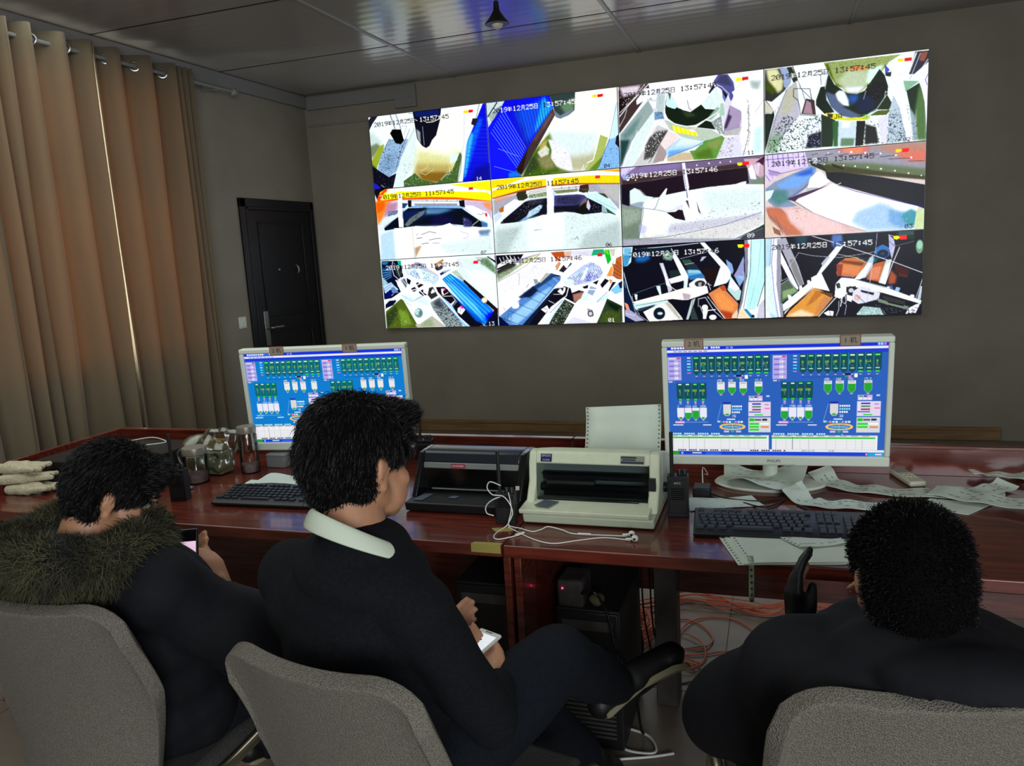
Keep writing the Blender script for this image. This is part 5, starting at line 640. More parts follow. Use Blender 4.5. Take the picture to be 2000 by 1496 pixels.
def printer_black():
    x0, x1 = 2.105, 2.452; y0 = -3.985; t = thing('dot_matrix_printer', 'black dot matrix printer with silver band and red label', 'printer', ((x0+x1)/2, -3.84, ZT))
    bm = B(); extrude_x(bm, [(y0+.006, ZT+.003), (y0, ZT+.03), (-3.63, ZT+.035), (-3.63, ZT+.003)], x0, x1-.005); finish('lower_body', bm, BLACKP, t, bevel=.004)
    for a, b2 in ((x0, x0+.018), (x1-.022, x1)):
        bm = B(); extrude_x(bm, [(y0+.05, ZT+.03), (y0+.105, ZT+.11), (y0+.13, ZT+.152), (y0+.21, ZT+.152), (y0+.31, ZT+.118), (y0+.31, ZT+.03)], a, b2); finish('cheek', bm, BLACKG, t, bevel=.004)
    bm = B(); extrude_x(bm, [(y0+.117, ZT+.121), (y0+.13, ZT+.15), (y0+.14, ZT+.154), (y0+.21, ZT+.152), (y0+.3, ZT+.12), (y0+.3, ZT+.10), (y0+.2, ZT+.121)], x0+.016, x1-.02); finish('hood', bm, mat('dark_blue_grey', (30, 34, 42), .25), t, bevel=.004)
    bm = B(); extrude_x(bm, [(y0+.112, ZT+.104), (y0+.116, ZT+.121), (y0+.135, ZT+.121), (y0+.135, ZT+.104)], x0+.018, x1-.022); finish('silver_band', bm, mat('silver_band', (116, 120, 118), .4), t, bevel=.002)
    bm = B(); extrude_x(bm, [(-3.84, ZT+.034), (-3.84, ZT+.115), (-3.69, ZT+.10), (-3.69, ZT+.034)], x0+.018, x1-.02); finish('mechanism_back', bm, BLACKG, t)
    bm = B(); extrude_x(bm, [(y0+.104, ZT+.045), (y0+.107, ZT+.045), (y0+.115, ZT+.104), (y0+.112, ZT+.104)], x0+.018, x1-.022); finish('smoked_cover', bm, SMOKE, t)
    bm = B(); tube(bm, [(x0+.05, y0+.095, ZT+.045), (x1-.04, y0+.095, ZT+.045)], .0022, 8, 1); finish('feed_rod', bm, STEEL, t)
    bm = B(); prism(bm, [(x0+.02, y0+.02), (x0+.05, y0+.02), (x0+.06, y0+.08), (x0+.03, y0+.08)], ZT+.0315, ZT+.0335); finish('tray_sticker', bm, mat('slate_sticker', (70, 82, 96), .5), t, bevel=.001)
    bm = B(); prism(bm, [(x0+.12, y0+.05), (x0+.145, y0+.05), (x0+.15, y0+.07), (x0+.125, y0+.07)], ZT+.0318, ZT+.034); finish('paper_guide', bm, mat('slate_sticker', (70, 82, 96), .5), t, bevel=.001)
    M = Matrix.Translation(V(0, y0+.1125, ZT+.1125)) @ Matrix.Rotation(math.radians(77), 4, 'X')
    bm = B(); box(bm, (x0+.11, -.0065, 0), (x0+.155, .0065, .001), M); lb = finish('red_label', bm, mat('red_label', (150, 40, 56), .5), t)
    lettering('label_lettering', 'JOLIMARK', .0085, M @ Matrix.Translation(V(x0+.1325, 0, .0013)), WTXT, lb)
    bm = B(); box(bm, (x1-.021, y0+.07, ZT+.05), (x1-.01, y0+.075, ZT+.07)); finish('power_label', bm, WTXT, t)
printer_black()
# ------------------------------------------------------------------ two-way radios
def radio(label, x, y, z, rz, hgt=.1, ant=.13, text=None):
    t = thing('walkie_talkie', label, 'walkie talkie', (x, y, z), rz, 'black walkie talkies'); M = Matrix.Translation(V(x, y, z)) @ Matrix.Rotation(rz, 4, 'Z'); w2, d2 = .028, .017
    bm = B(); box(bm, (-w2, -d2, 0), (w2, d2, hgt), M); box(bm, (-w2+.004, -d2-.003, .012), (w2-.004, -d2, hgt-.014), M); finish('case', bm, BLACKP, t, bevel=.005, seg=3)
    bm = B()
    for k in range(6): box(bm, (-.018, -d2-.0045, .05+k*.006), (.018, -d2-.003, .0525+k*.006), M)
    finish('speaker_grille', bm, BLACKG, t)
    bm = B(); tube(bm, [M @ V(-.016, 0, hgt), M @ V(-.016, 0, hgt+.02), M @ V(-.016, 0, hgt+ant)], lambda q: .0068 if q < .2 else .0052, 12, 6); finish('antenna', bm, BLACKP, t)
    for dx in (.004, .018):
        bm = B(); lathe(bm, [(.0065, 0), (.0065, .013), (.0055, .015)], n=16, M=M @ Matrix.Translation(V(dx, 0, hgt))); finish('knob', bm, BLACKP, t)
    if text: lettering('maker_name', text, .009, M @ Matrix.Translation(V(0, -d2-.0048, hgt-.018)) @ Matrix.Rotation(math.pi/2, 4, 'X'), WTXT, t)
    return t
radio('black walkie talkie beside the glass jars on the left', 1.292, -3.985, ZT, .2, .105, .115)
radio('black walkie talkie standing before the black printer with earphones on it', 2.437, -4.02, ZT, .1, .085, .12)
radio('black walkie talkie between the cream printer and the right-hand monitor', 2.893, -3.89, ZT, .05, .115, .12, 'NTC')
radio('black walkie talkie standing behind the black printer', 1.98, -3.55, ZT, .15, .11, .13)
# earphones
ep = thing('earphones', 'white wired earphones draped from a walkie talkie over the desk', 'earphones', (2.5, -4.08, ZT))
bm = B(); tube(bm, [(2.43, -4.035, .86), (2.398, -4.03, .868), (2.388, -4.03, .85), (2.41, -4.05, .838), (2.44, -4.05, .835), (2.458, -4.05, .815), (2.466, -4.052, .79), (2.458, -4.06, .768), (2.448, -4.062, .7535), (2.438, -4.11, .7528), (2.442, -4.145, .7528), (2.462, -4.155, .7528), (2.5, -4.12, .7528), (2.512, -4.098, .7528)], .0016, 8); finish('cable', bm, WHTC, ep)
bm = B(); tube(bm, [(2.43, -4.04, .83), (2.405, -4.045, .82), (2.385, -4.04, .8), (2.388, -4.045, .782), (2.41, -4.05, .778)], .0016, 8); tube(bm, [(2.455, -4.045, .845), (2.462, -4.05, .80), (2.455, -4.06, .76), (2.47, -4.062, .7528), (2.49, -4.068, .7528), (2.53, -4.086, .7528), (2.55, -4.07, .7535), (2.565, -4.052, .756), (2.605, -4.062, .7535), (2.643, -4.084, .7528), (2.72, -4.082, .7528), (2.784, -4.079, .753)], .0015, 8)
tube(bm, [(2.455, -4.062, .7535), (2.468, -4.075, .7528), (2.547, -4.138, .7528), (2.608, -4.16, .7528), (2.667, -4.128, .7528), (2.728, -4.099, .7528), (2.796, -4.106, .753)], .0015, 8); tube(bm, [(2.655, -4.085, .754), (2.69, -4.084, .754)], .0028, 8, 1); tube(bm, [(2.495, -4.122, .754), (2.512, -4.1, .754)], .003, 8, 1); finish('earbud_cable', bm, WHTC, ep)
for q in ((2.79, -4.078), (2.803, -4.107)):
    bm = B(); ell(bm, (q[0]+.006, q[1], .7595), (.009, .008, .0085)); tube(bm, [(q[0]-.018, q[1], .7555), (q[0]+.004, q[1], .758)], .003, 8, 2); eb = finish('earbud', bm, WHTC, ep)
    bm = B(); ell(bm, (q[0]+.006, q[1]-.0075, .7595), (.0035, .0015, .0035), n=10); finish('speaker_mesh', bm, BLKC, eb)
# ------------------------------------------------------------------ keyboards
def keyboard(label, x, y, rz):
    t = thing('keyboard', label, 'keyboard', (x, y, ZT), rz, 'black keyboards'); M = Matrix.Translation(V(x, y, ZT)) @ Matrix.Rotation(rz, 4, 'Z')
    bm = B(); a = [(-.075, .002), (-.078, .012), (-.06, .018), (.07, .03), (.078, .026), (.078, .002)]
    extrude_x(bm, a, -.222, .222); bmesh.ops.transform(bm, matrix=M, verts=bm.verts); finish('keyboard_case', bm, BLACKP, t, bevel=.003)
    sl = math.atan2(.012, .13)
    for rr in range(6):
        yy = .055-rr*.0195-(.006 if rr else 0); zz = .0185+(yy+.06)*.0923
        if rr == 0: xs = [(-.205, .016)]+[(-.165+k*.0185+(k//4)*.012, .016) for k in range(12)]
        elif rr == 5: xs = [(-.205, .022), (-.178, .022), (-.15, .022), (-.075, .11), (.005, .022), (.03, .022), (.056, .022)]
        else: xs = [(-.207+(.004*rr)+k*.0192, .0165) for k in range(14 if rr < 4 else 13)]
        xs += [(.09+k*.019, .0165) for k in range(3)] if rr not in (3,) else []
        if rr: xs += [(.153+k*.0185, .016) for k in range(4)]
        for kx, kw in xs:
            bm = B(); v = box(bm, (kx-kw/2, yy-.008, zz-.004), (kx+kw/2, yy+.008, zz+.005))
            for q in v:
                if q.co.z > zz: q.co.x = kx+(q.co.x-kx)*.82; q.co.y = yy+(q.co.y-yy)*.8
                q.co = M @ q.co
            finish('key', bm, KEYM, t, smooth=False)
    bm = B(); tube(bm, [M @ V(.0, .078, .01), M @ V(.02, .12, .004), M @ V(.08, .14, .003), M @ V(.05, .2, .003)], .0025, 6); finish('keyboard_cable', bm, BLKC, t)
keyboard('black keyboard in front of the right-hand monitor', 3.165, -3.965, .06)
keyboard('black keyboard in front of the left-hand monitor', 1.665, -3.945, .04)
# ------------------------------------------------------------------ papers
def paper(name, label, cat, pts, z, curl=.006, th=.0012, holes=None, lines=0, grp=None, mtl=None):
    """pts: TL,TR,BR,BL ground positions"""
    c = [V(*p, 0) for p in pts]; t = thing(name, label, cat, ((c[0].x+c[2].x)/2, (c[0].y+c[2].y)/2, z), 0, grp); n = 14
    f = lambda u, v: c[0]*(1-u)*(1-v)+c[1]*u*(1-v)+c[2]*u*v+c[3]*(1-u)*v
    hz = lambda u, v: z+curl*(.5+.5*math.sin(u*7+v*4+pts[0][0]*9))*(abs(u-.5)*1.4+abs(v-.5))+.0003
    P = [[tuple(f(i/n, j/n)+V(0, 0, hz(i/n, j/n))) for j in range(n+1)] for i in range(n+1)]
    bm = B(); sheet(bm, P, th); finish('sheet', bm, mtl or PAPER, t)
    if lines:
        bm = B()
        for k in range(lines):
            v = .12+.76*k/max(1, lines-1); m_ = 10; e = .006
            for q in range(m_-1):
                if random.random() < .3: continue
                u0, u1 = .08+.84*q/m_, .08+.84*(q+.75)/m_
                A = [f(u0, v), f(u1, v), f(u1, v+e*3), f(u0, v+e*3)]; vs = [bm.verts.new(a_+V(0, 0, hz((u0+u1)/2, v)+th+.0012)) for a_ in A]; bm.faces.new(vs)
        finish('print', bm, mat('faint_print', (120, 140, 136), .8), t)
    if holes:
        for u in (.025, .975):
            bm = B()
            for k in range(holes):
                p = f(u, (k+.5)/holes); zz = hz(u, (k+.5)/holes)+th+.0008; box(bm, (p.x-.0018, p.y-.0018, zz), (p.x+.0018, p.y+.0018, zz+.0003))
            finish('sprocket_holes', bm, INK, t)
    return t
paper('paper_sheet', 'white sheet at the back of the stack before the left-hand keyboard monitor', 'paper', [(1.44, -3.70), (1.63, -3.71), (1.65, -3.80), (1.44, -3.80)], ZT+.004, .008)
paper('paper_sheet', 'white sheet partly under the rear edge of the left-hand keyboard', 'paper', [(1.40, -3.76), (1.62, -3.79), (1.66, -3.855), (1.41, -3.845)], ZT+.0005, .003)
paper('paper_sheet', 'crumpled printed sheet lying on the base of the right-hand monitor', 'paper', [(2.99, -3.50), (3.24, -3.51), (3.2, -3.7), (3.0, -3.66)], ZT+.021, .03, lines=5)
paper('paper_sheet', 'narrow white sheet above the left end of the right-hand keyboard', 'paper', [(2.905, -3.755), (3.08, -3.71), (3.115, -3.78), (2.92, -3.858)], ZT+.001, .004, lines=2)
def strip(label, P, wd, z, up, grp='printed paper strips on the right-hand desk'):
    t = thing('paper_strip', label, 'paper', (P[0][0], P[0][1], z), 0, grp); P = smoothpath([(*p, 0) for p in P], 8); G = []
    for i, p in enumerate(P):
        d = (P[min(i+1, len(P)-1)]-P[max(i-1, 0)]).normalized(); s = V(-d.y, d.x, 0); k = i/(len(P)-1); h = up*(max(0, .25-k)/.25)**1.5+.006*math.sin(i*.5)**2+up*.3*(max(0, k-.9)/.1)
        G.append([tuple(p+s*wd*q+V(0, 0, z+h*(1+.6*q)+.002*abs(q))) for q in (-.5, -.25, 0, .25, .5)])
    bm = B(); sheet(bm, G, .0012); finish('sheet', bm, PAPER, t)
    bm = B()
    for i in range(4, len(G)-3, 1):
        for q in (1, 2, 3):
            if random.random() < .5: a = Vector(G[i][q]); b2 = Vector(G[i+1][q]); s = (Vector(G[i][q+1])-a)*.2; vs = [bm.verts.new(v+V(0, 0, .0022)) for v in (a, a.lerp(b2, .7), a.lerp(b2, .7)+s, a+s)]; bm.faces.new(vs)
    finish('print', bm, mat('faint_print'), t)
strip('long curling paper strip running behind the calculator-like remote control', [(3.27, -3.50), (3.31, -3.565), (3.42, -3.61), (3.58, -3.62), (3.7, -3.57), (3.77, -3.52)], .07, ZT+.002, .03)
strip('curling paper strip nearer the right-hand keyboard with its end lifted', [(3.19, -3.68), (3.24, -3.745), (3.34, -3.755), (3.5, -3.75)], .065, ZT+.002, .03)
strip('folded paper strip at the far right rear of the desk', [(3.69, -3.43), (3.75, -3.42), (3.83, -3.46), (3.9, -3.52)], .06, ZT+.012, .01)
strip('wide rolled paper strip right of the man in the black coat', [(3.56, -3.63), (3.66, -3.68), (3.78, -3.73), (3.95, -3.79)], .085, ZT+.014, .004)
paper('paper_sheet', 'white sheet under the wide rolled strip at the right', 'paper', [(3.55, -3.66), (3.7, -3.68), (3.62, -3.78), (3.5, -3.74)], ZT+.0008, .002)
paper('paper_sheet', 'creased sheet under the junction of the paper strips at the right', 'paper', [(3.62, -3.55), (3.76, -3.53), (3.74, -3.63), (3.6, -3.64)], ZT+.0008, .005, lines=3)
for k in range(3):
    paper('printout', ['bottom printout of the stack on the front edge, offset to the left', 'middle printout of the stack on the front edge of the right desk', 'top wide printout of the stack on the front edge of the right desk'][k], 'paper', [(3.02-.012*(2-k), -4.0+.004*k), (3.32, -3.95+.004*k), (3.335, -4.16+.003*k), (3.09-.012*(2-k), -4.215+.003*k)], ZT+.0005+k*.0022, .0015, holes=14 if k != 1 else None, lines=0)
paper('printout', 'small folded printout lying askew on top of the printout stack', 'paper', [(3.13, -4.0), (3.26, -3.945), (3.31, -4.06), (3.2, -4.11)], ZT+.0095, .004, holes=9, lines=3)
hs = thing('perforated_strip', 'narrow punched paper strip hanging off the front desk edge', 'paper', (3.1, DF-.004, ZT))
bm = B(); P = [[(3.088+.012*j, (-4.205 if i < 2 else DF-.006-.002*math.sin(i)), (ZT+.0085 if i < 2 else ZT+.006-.0165*(i-1))) for j in range(2)] for i in range(8)]
P[0] = [(3.083, -4.17, ZT+.0085), (3.096, -4.17, ZT+.0085)]
vs = [[bm.verts.new(q) for q in r] for r in P]
for i in range(7): bm.faces.new([vs[i][0], vs[i][1], vs[i+1][1], vs[i+1][0]])
o = finish('strip', bm, mat('strip_paper', (150, 172, 140), .8), hs); s_ = o.modifiers.new('s', 'SOLIDIFY'); s_.thickness = .0008
bm = B()
for k in range(6): box(bm, (3.0925, DF-.0105, ZT-.016-.0155*k), (3.0965, DF-.0075, ZT-.012-.0155*k))
finish('sprocket_holes', bm, BLKC, hs)
# remote control
rc = thing('remote_control', 'white air conditioner remote control lying near the rear of the right desk', 'remote control', (3.515, -3.47, ZT))
M = Matrix.Translation(V(3.517, -3.475, ZT)) @ Matrix.Rotation(.28, 4, 'Z')
bm = B(); box(bm, (-.024, -.075, 0), (.024, .075, .017), M); finish('case', bm, mat('remote_white', (196, 196, 178), .45), rc, bevel=.006, seg=3)
bm = B(); box(bm, (-.017, .02, .0165), (.017, .062, .0178), M); finish('display_window', bm, mat('lcd', (96, 98, 78), .3), rc)
for k in range(6):
    bm = B(); box(bm, (-.014+.012*(k % 3), -.005-.02*(k//3), .016), (-.006+.012*(k % 3), .004-.02*(k//3), .0185), M); finish('button', bm, CREAMD, rc, bevel=.001)
# small power adaptor
ad = thing('charger', 'small black charger with a white cord beside the right-hand walkie talkie', 'charger', (2.935, -3.7, ZT))
bm = B(); box(bm, (2.915, -3.735, ZT), (2.965, -3.675, ZT+.03)); finish('case', bm, BLACKP, ad, bevel=.004)
bm = B(); tube(bm, [(2.94, -3.68, ZT+.028), (2.935, -3.62, ZT+.06), (2.945, -3.56, ZT+.02), (2.93, -3.5, ZT+.004)], .0016, 8); finish('cord', bm, WHTC, ad)
cb = thing('monitor_cable', 'black cable coiled on the desk before the right-hand monitor', 'cable', (3.0, -3.72, ZT))
bm = B(); tube(bm, [(2.96, -3.7, ZT+.004), (3.02, -3.74, ZT+.004), (3.1, -3.75, ZT+.004), (3.17, -3.72, ZT+.004), (3.12, -3.8, ZT+.004), (3.06, -3.77, ZT+.004)], .0025, 8); finish('cable', bm, BLKC, cb)
# jars, bag, boxes on the left desk
LIDM = mat('jar_lid', (150, 146, 134), .38, metal=.45)
def jar(label, x, y, r, h):
    t = thing('glass_jar', label, 'jar', (x, y, ZT), 0, 'glass jars with metal lids')
    bm = B(); lathe(bm, [(r*.9, 0), (r, .006), (r, h*.86), (r*.9, h*.9), (r*.9, h*.93)], (x, y, ZT)); finish('glass', bm, GLASS, t)
    bm = B(); lathe(bm, [(r*.99, 0), (r*1.0, .003), (r*1.0, .02), (r*.97, .024), (r*.5, .025)], (x, y, ZT+h*.9)); finish('lid', bm, LIDM, t)
    bm = B(); lathe(bm, [(r*.8, 0), (r*.82, .004), (r*.82, .028), (r*.78, .03)], (x, y, ZT+.004)); finish('contents', bm, mat('jar_contents', (170, 150, 146), .8, noise=.25, nscale=80), t)
jar('short glass jar with a metal lid left of the taller jar', 1.205, -3.80, .042, .115)
jar('tall glass jar with a metal lid beside the left-hand monitor', 1.325, -3.66, .034, .165)
def rest_on_desk(me):
    for v in me.vertices: v.co.z = max(v.co.z, ZT+.001); v.co.x = max(v.co.x, 1.025)
bg = thing('plastic_bag', 'clear crumpled plastic bag holding a carton beside the jars', 'bag', (1.17, -3.72, ZT))
bm = B(); ell(bm, (1.165, -3.69, ZT+.07), (.115, .06, .066)); ell(bm, (1.22, -3.66, ZT+.11), (.08, .04, .05)); ell(bm, (1.09, -3.7, ZT+.07), (.05, .04, .035)); bl = blob('bag_film', bm, .006, POLY, bg, 2, disp=.02, dscale=8, press=rest_on_desk)
bm = B(); box(bm, (1.09, -3.72, ZT+.004), (1.245, -3.65, ZT+.085)); finish('carton', bm, mat('carton_pale', (140, 146, 126), .7, rgb2=(120, 116, 70), nscale=8), bg, bevel=.003)
bm = B(); box(bm, (1.16, -3.7, ZT+.086), (1.24, -3.66, ZT+.125)); finish('snack_box', bm, mat('tan_box', (128, 108, 52), .6), bg, bevel=.004)
wb = thing('white_box', 'small white box behind the tall jar under the left-hand monitor', 'box', (1.39, -3.56, ZT))
bm = B(); box(bm, (1.35, -3.6, ZT), (1.43, -3.53, ZT+.05)); finish('box_body', bm, mat('box_white', (120, 122, 122), .5), wb, bevel=.004)
bm = B(); box(bm, (1.349, -3.601, ZT+.04), (1.431, -3.529, ZT+.052)); finish('box_lid', bm, mat('box_white'), wb, bevel=.004)
rl = thing('lighter', 'small red lighter lying in front of the short jar', 'lighter', (1.215, -3.835, ZT))
bm = B(); box(bm, (1.18, -3.888, ZT), (1.235, -3.872, ZT+.012)); finish('lighter_body', bm, mat('red_plastic', (150, 30, 30), .4), rl, bevel=.003)
bm = B(); box(bm, (1.235, -3.887, ZT+.001), (1.25, -3.873, ZT+.011)); finish('lighter_cap', bm, STEEL, rl, bevel=.002)
# black box (recorder) on the left end of the desk
rb = thing('recorder_box', 'flat black recorder box at the left end of the desk', 'recorder', (.86, -3.7, ZT))
bm = B(); box(bm, (.56, -3.9, ZT+.006), (1.02, -3.55, ZT+.085)); finish('case', bm, BLACKP, rb, bevel=.004)
bm = B(); box(bm, (.57, -3.904, ZT+.012), (1.01, -3.9, ZT+.078)); finish('front_panel', bm, BLACKG, rb, bevel=.002)
bm = B(); tube(bm, [(.72, -3.6, ZT+.088), (.8, -3.56, ZT+.094), (.9, -3.6, ZT+.088), (.85, -3.65, ZT+.088)], .002, 6); finish('tag_wire', bm, WHTC, rb)
# gloves
def glove(label, x, y, z, rz, seed):
    rg = random.Random(seed); t = thing('work_glove', label, 'glove', (x, y, z), rz, 'pale knitted work gloves'); M = Matrix.Translation(V(x, y, z)) @ Matrix.Rotation(rz, 4, 'Z'); bm = B()
    def c(a, r0, b2, r1): cap(bm, M @ V(*a), r0, M @ V(*b2), r1, 10)
    c((-.1, -.015, .017), .018, (-.02, -.02, .018), .02); c((-.1, .02, .017), .018, (-.02, .02, .018), .02); c((-.03, 0, .018), .022, (.0, 0, .018), .022)
    for k in range(4): yy = -.035+.022*k; c((-.01, yy*.8, .018), .012, (.05+rg.random()*.02, yy+rg.uniform(-.012, .012), .014+rg.random()*.012), .0095)
    c((-.05, .03, .017), .012, (-.01, .065, .014), .01); blob('glove_knit', bm, .004, GLOVE, t, 3, disp=.002, dscale=14)
glove('knitted glove at the bottom of the glove pile, fingers pointing right', .69, -4.0, ZT, .15, 1)
glove('knitted glove in the middle of the glove pile, fingers spread', .65, -3.975, ZT+.034, .45, 2)
glove('knitted glove on top of the glove pile near the picture edge', .63, -3.98, ZT+.068, .1, 3)
# ------------------------------------------------------------------ under the desk
def pc(label, x0, x1, y0, y1, z1):
    t = thing('computer_tower', label, 'computer', ((x0+x1)/2, (y0+y1)/2, 0), 0, 'computers under the desk')
    bm = B(); box(bm, (x0, y0, .01), (x1, y1, z1)); finish('case', bm, PCB, t, bevel=.004)
    bm = B(); box(bm, (x0+.004, y0-.008, .014), (x1-.004, y0, z1-.004)); finish('front_panel', bm, BLACKP, t, bevel=.004)
    bm = B()
    for k in range(12): box(bm, (x0+.02, y0-.0095, .05+k*.014), (x1-.02, y0-.008, .056+k*.014))
    finish('vent_grille', bm, GREYM, t)
    bm = B(); box(bm, (x0+.02, y0-.0095, z1-.06), (x1-.02, y0-.008, z1-.03)); finish('drive_slot', bm, GREYM, t)
pc('dark computer tower under the left-hand desk by the side panels', 2.235, 2.415, -3.95, -3.6, .53)
pc('dark computer tower standing under the right-hand desk beside the post', 2.53, 2.72, -3.90, -3.56, .45)
mo = thing('power_adapter', 'dusty modem with a red light on top of the computer under the desk', 'modem', (2.56, -3.9, .45))
bm = B(); box(bm, (2.535, -3.90, .4505), (2.615, -3.79, .535)); finish('case', bm, mat('dusty_grey', (62, 58, 56), .7, noise=.3, nscale=30), mo, bevel=.01, seg=3)
bm = B(); ell(bm, (2.553, -3.902, .512), (.003, .003, .003), n=8); finish('indicator_light', bm, mat('red_led', (255, 40, 60), .4, emit=(255, 40, 80), estr=6), mo)
bm = B(); tube(bm, [(2.61, -3.9, .5), (2.66, -3.95, .53), (2.69, -3.93, .46), (2.72, -3.97, .38), (2.76, -3.96, .3), (2.77, -3.9, .1), (2.76, -3.8, .01)], .004, 8); finish('cord', bm, BLKC, mo)
bk = thing('carton', 'crumpled yellowish packet beside the modem under the desk', 'packet', (2.64, -3.9, .45))
bm = B(); ell(bm, (2.645, -3.87, .47), (.025, .02, .018)); blob('packet', bm, .005, mat('packet_yellow', (88, 82, 50), .7), bk, 2, disp=.006, dscale=9)
def cable(label, paths, r, m, grp=None):
    a = paths[0][0]; t = thing('cable', label, 'cable', a, 0, grp); bm = B()
    for P in paths: tube(bm, P, r, 6, 6)
    finish('cable_run', bm, m, t); return t
for i, (a, b2, c_) in enumerate((((2.70, -3.56, .70), (2.70, -3.57, .36), (2.67, -3.5, .012)), ((2.735, -3.56, .70), (2.735, -3.6, .36), (2.77, -3.52, .012)), ((2.755, -3.56, .70), (2.76, -3.58, .3), (2.75, -3.3, .012)))):
    cable(['thick black cable hanging under the desk left of the post', 'thin black cable bending under the desk left of the post', 'thin black cable hanging straight beside the metal post'][i], [[a, b2, (b2[0]+.02, b2[1]+.03, .15), c_, (c_[0]+.15, c_[1]+.08, .01)]], .0055 if i == 0 else .003, BLKC, 'black cables hanging under the desk')
rg = random.Random(4); run = []
base = [(2.45, -3.05), (2.69, -2.94), (2.79, -2.85), (2.91, -2.87), (3.02, -2.89), (3.11, -2.9), (3.23, -2.83), (3.38, -2.82), (3.6, -2.8)]
for k in range(9): run.append([(x+rg.uniform(-.02, .02), y+rg.uniform(-.03, .03), .006+.005*k) for x, y in base])
cable('bundle of orange cables running along the floor behind the desk', run, .0032, ORANGE, 'orange cables on the floor')
loops = []
for k in range(16):
    a0 = rg.random()*6.28; cx, cy = 2.635+rg.uniform(-.012, .012), -3.19+rg.uniform(-.012, .012); loops.append([(cx+(.05+rg.uniform(-.012, .02))*math.cos(a0+q*.7), cy+(.1+rg.uniform(-.02, .02))*math.sin(a0+q*.7), .008+.004*k+.01*math.sin(q+k)) for q in range(9)])
cable('coiled heap of orange cable on the floor left of the post', loops, .0032, ORANGE, 'orange cables on the floor')
cable('loose orange cable loops on the floor right of the post', [[(2.70, -3.03, .006), (2.761, -3.02, .006), (2.814, -3.012, .006), (2.877, -3.061, .006), (2.917, -3.148, .006), (2.9, -3.219, .008), (2.848, -3.254, .01), (2.78, -3.29, .01)],
    [(2.75, -3.25, .009), (2.783, -3.177, .009), (2.809, -3.066, .011), (2.861, -2.989, .006), (2.939, -2.964, .006), (3.009, -2.99, .006), (3.08, -3.08, .006)], [(2.72, -3.12, .012), (2.774, -3.133, .012), (2.828, -3.147, .012), (2.88, -3.196, .012), (2.901, -3.269, .012), (2.895, -3.326, .006), (2.86, -3.37, .006)],
    [(2.79, -3.302, .006), (2.886, -3.275, .006), (2.974, -3.234, .006), (3.1, -3.2, .006)], [(2.79, -3.3, .01), (2.85, -3.33, .01), (2.89, -3.35, .01), (2.86, -3.38, .01), (2.8, -3.34, .01)], [(2.78, -3.31, .014), (2.84, -3.35, .014), (2.88, -3.37, .014), (2.84, -3.4, .014), (2.79, -3.35, .014)]], .0032, ORANGE, 'orange cables on the floor')
cable('white cable tangled on the floor below the crossed leg', [[(2.65, -3.70, .006), (2.641, -3.739, .006), (2.665, -3.778, .006), (2.705, -3.779, .006), (2.767, -3.797, .006), (2.797, -3.832, .006), (2.807, -3.88, .008), (2.769, -3.89, .006), (2.716, -3.882, .006), (2.695, -3.836, .008), (2.69, -3.77, .012), (2.667, -3.72, .006)], [(2.69, -3.73, .012), (2.675, -3.79, .01), (2.655, -3.86, .006), (2.66, -3.95, .006), (2.72, -3.93, .006), (2.8, -3.9, .006), (2.86, -3.87, .006)]], .004, WHTC)
# ------------------------------------------------------------------ chairs
def chair(label, x, y, rz, zt=.885, hw=.222):
    """origin under the middle of the backrest; the sitter faces local +y"""
    t = thing('office_chair', label, 'chair', (x, y, 0), rz, 'grey mesh-backed conference chairs'); M = Matrix.Translation(V(x, y, 0)) @ Matrix.Rotation(rz, 4, 'Z')
    n, k = 34, 34; zb = .46; r = .085; bm = B(); vs = []
    for i in range(n+1):
        row = []; tt = i/n; z = zb+(zt-zb)*tt
        wd = hw*(.78+.22*min(1, tt/.62)**1.4)
        for j in range(k+1):
            s = -1+2*j/k; top = zt
            e = abs(s)*wd-(wd-r)
            drop = r*(1-math.sqrt(max(0, 1-(max(0, e)/r)**2))) if e > 0 else 0
            zz = zb+(zt-drop-zb)*tt; zz += .012*s*s*tt
            yy = -.035*(1-s*s)-.075*tt**1.6+.02*math.sin(tt*math.pi)
            row.append(bm.verts.new(M @ V(s*wd, yy, zz)))
        vs.append(row)
    for i in range(n):
        for j in range(k): bm.faces.new([vs[i][j], vs[i][j+1], vs[i+1][j+1], vs[i+1][j]])
    o = finish('backrest', bm, MESHF, t); s_ = o.modifiers.new('s', 'SOLIDIFY'); s_.thickness = .03; s_.offset = 0; b_ = o.modifiers.new('b', 'BEVEL'); b_.width = .012; b_.segments = 4; b_.limit_method = 'ANGLE'; b_.angle_limit = math.radians(50)
    bm = B(); box(bm, (-.222, .02, .41), (.222, .43, .465), M); finish('seat', bm, CUSH, t, bevel=.022, seg=4)
    for s in (-1, 1):
        bm = B(); tube(bm, [M @ V(s*.12, .03, .44), M @ V(s*.18, .05, .43), M @ V(s*.232, .1, .43), M @ V(s*.242, .25, .44), M @ V(s*.242, .40, .455), M @ V(s*.242, .445, .38), M @ V(s*.242, .44, .2), M @ V(s*.242, .41, .04), M @ V(s*.242, .33, .014), M @ V(s*.242, .0, .012), M @ V(s*.242, -.1, .012)], .012, 12, 5); finish('frame_tube', bm, CHROME, t)
    for q in (.06, .4):
        bm = B(); tube(bm, [M @ V(-.242, q, .40), M @ V(.242, q, .40)], .01, 10, 1); finish('cross_bar', bm, CHROME, t)
    return t
chair('grey mesh-backed chair under the man with the white collar', 2.482, -4.955, -.18, hw=.203)
chair('grey mesh-backed chair under the man with the fur hood at the left', 1.785, -4.87, .0)
chair('grey mesh-backed chair under the man at the right', 3.36, -4.83, .24, hw=.235)
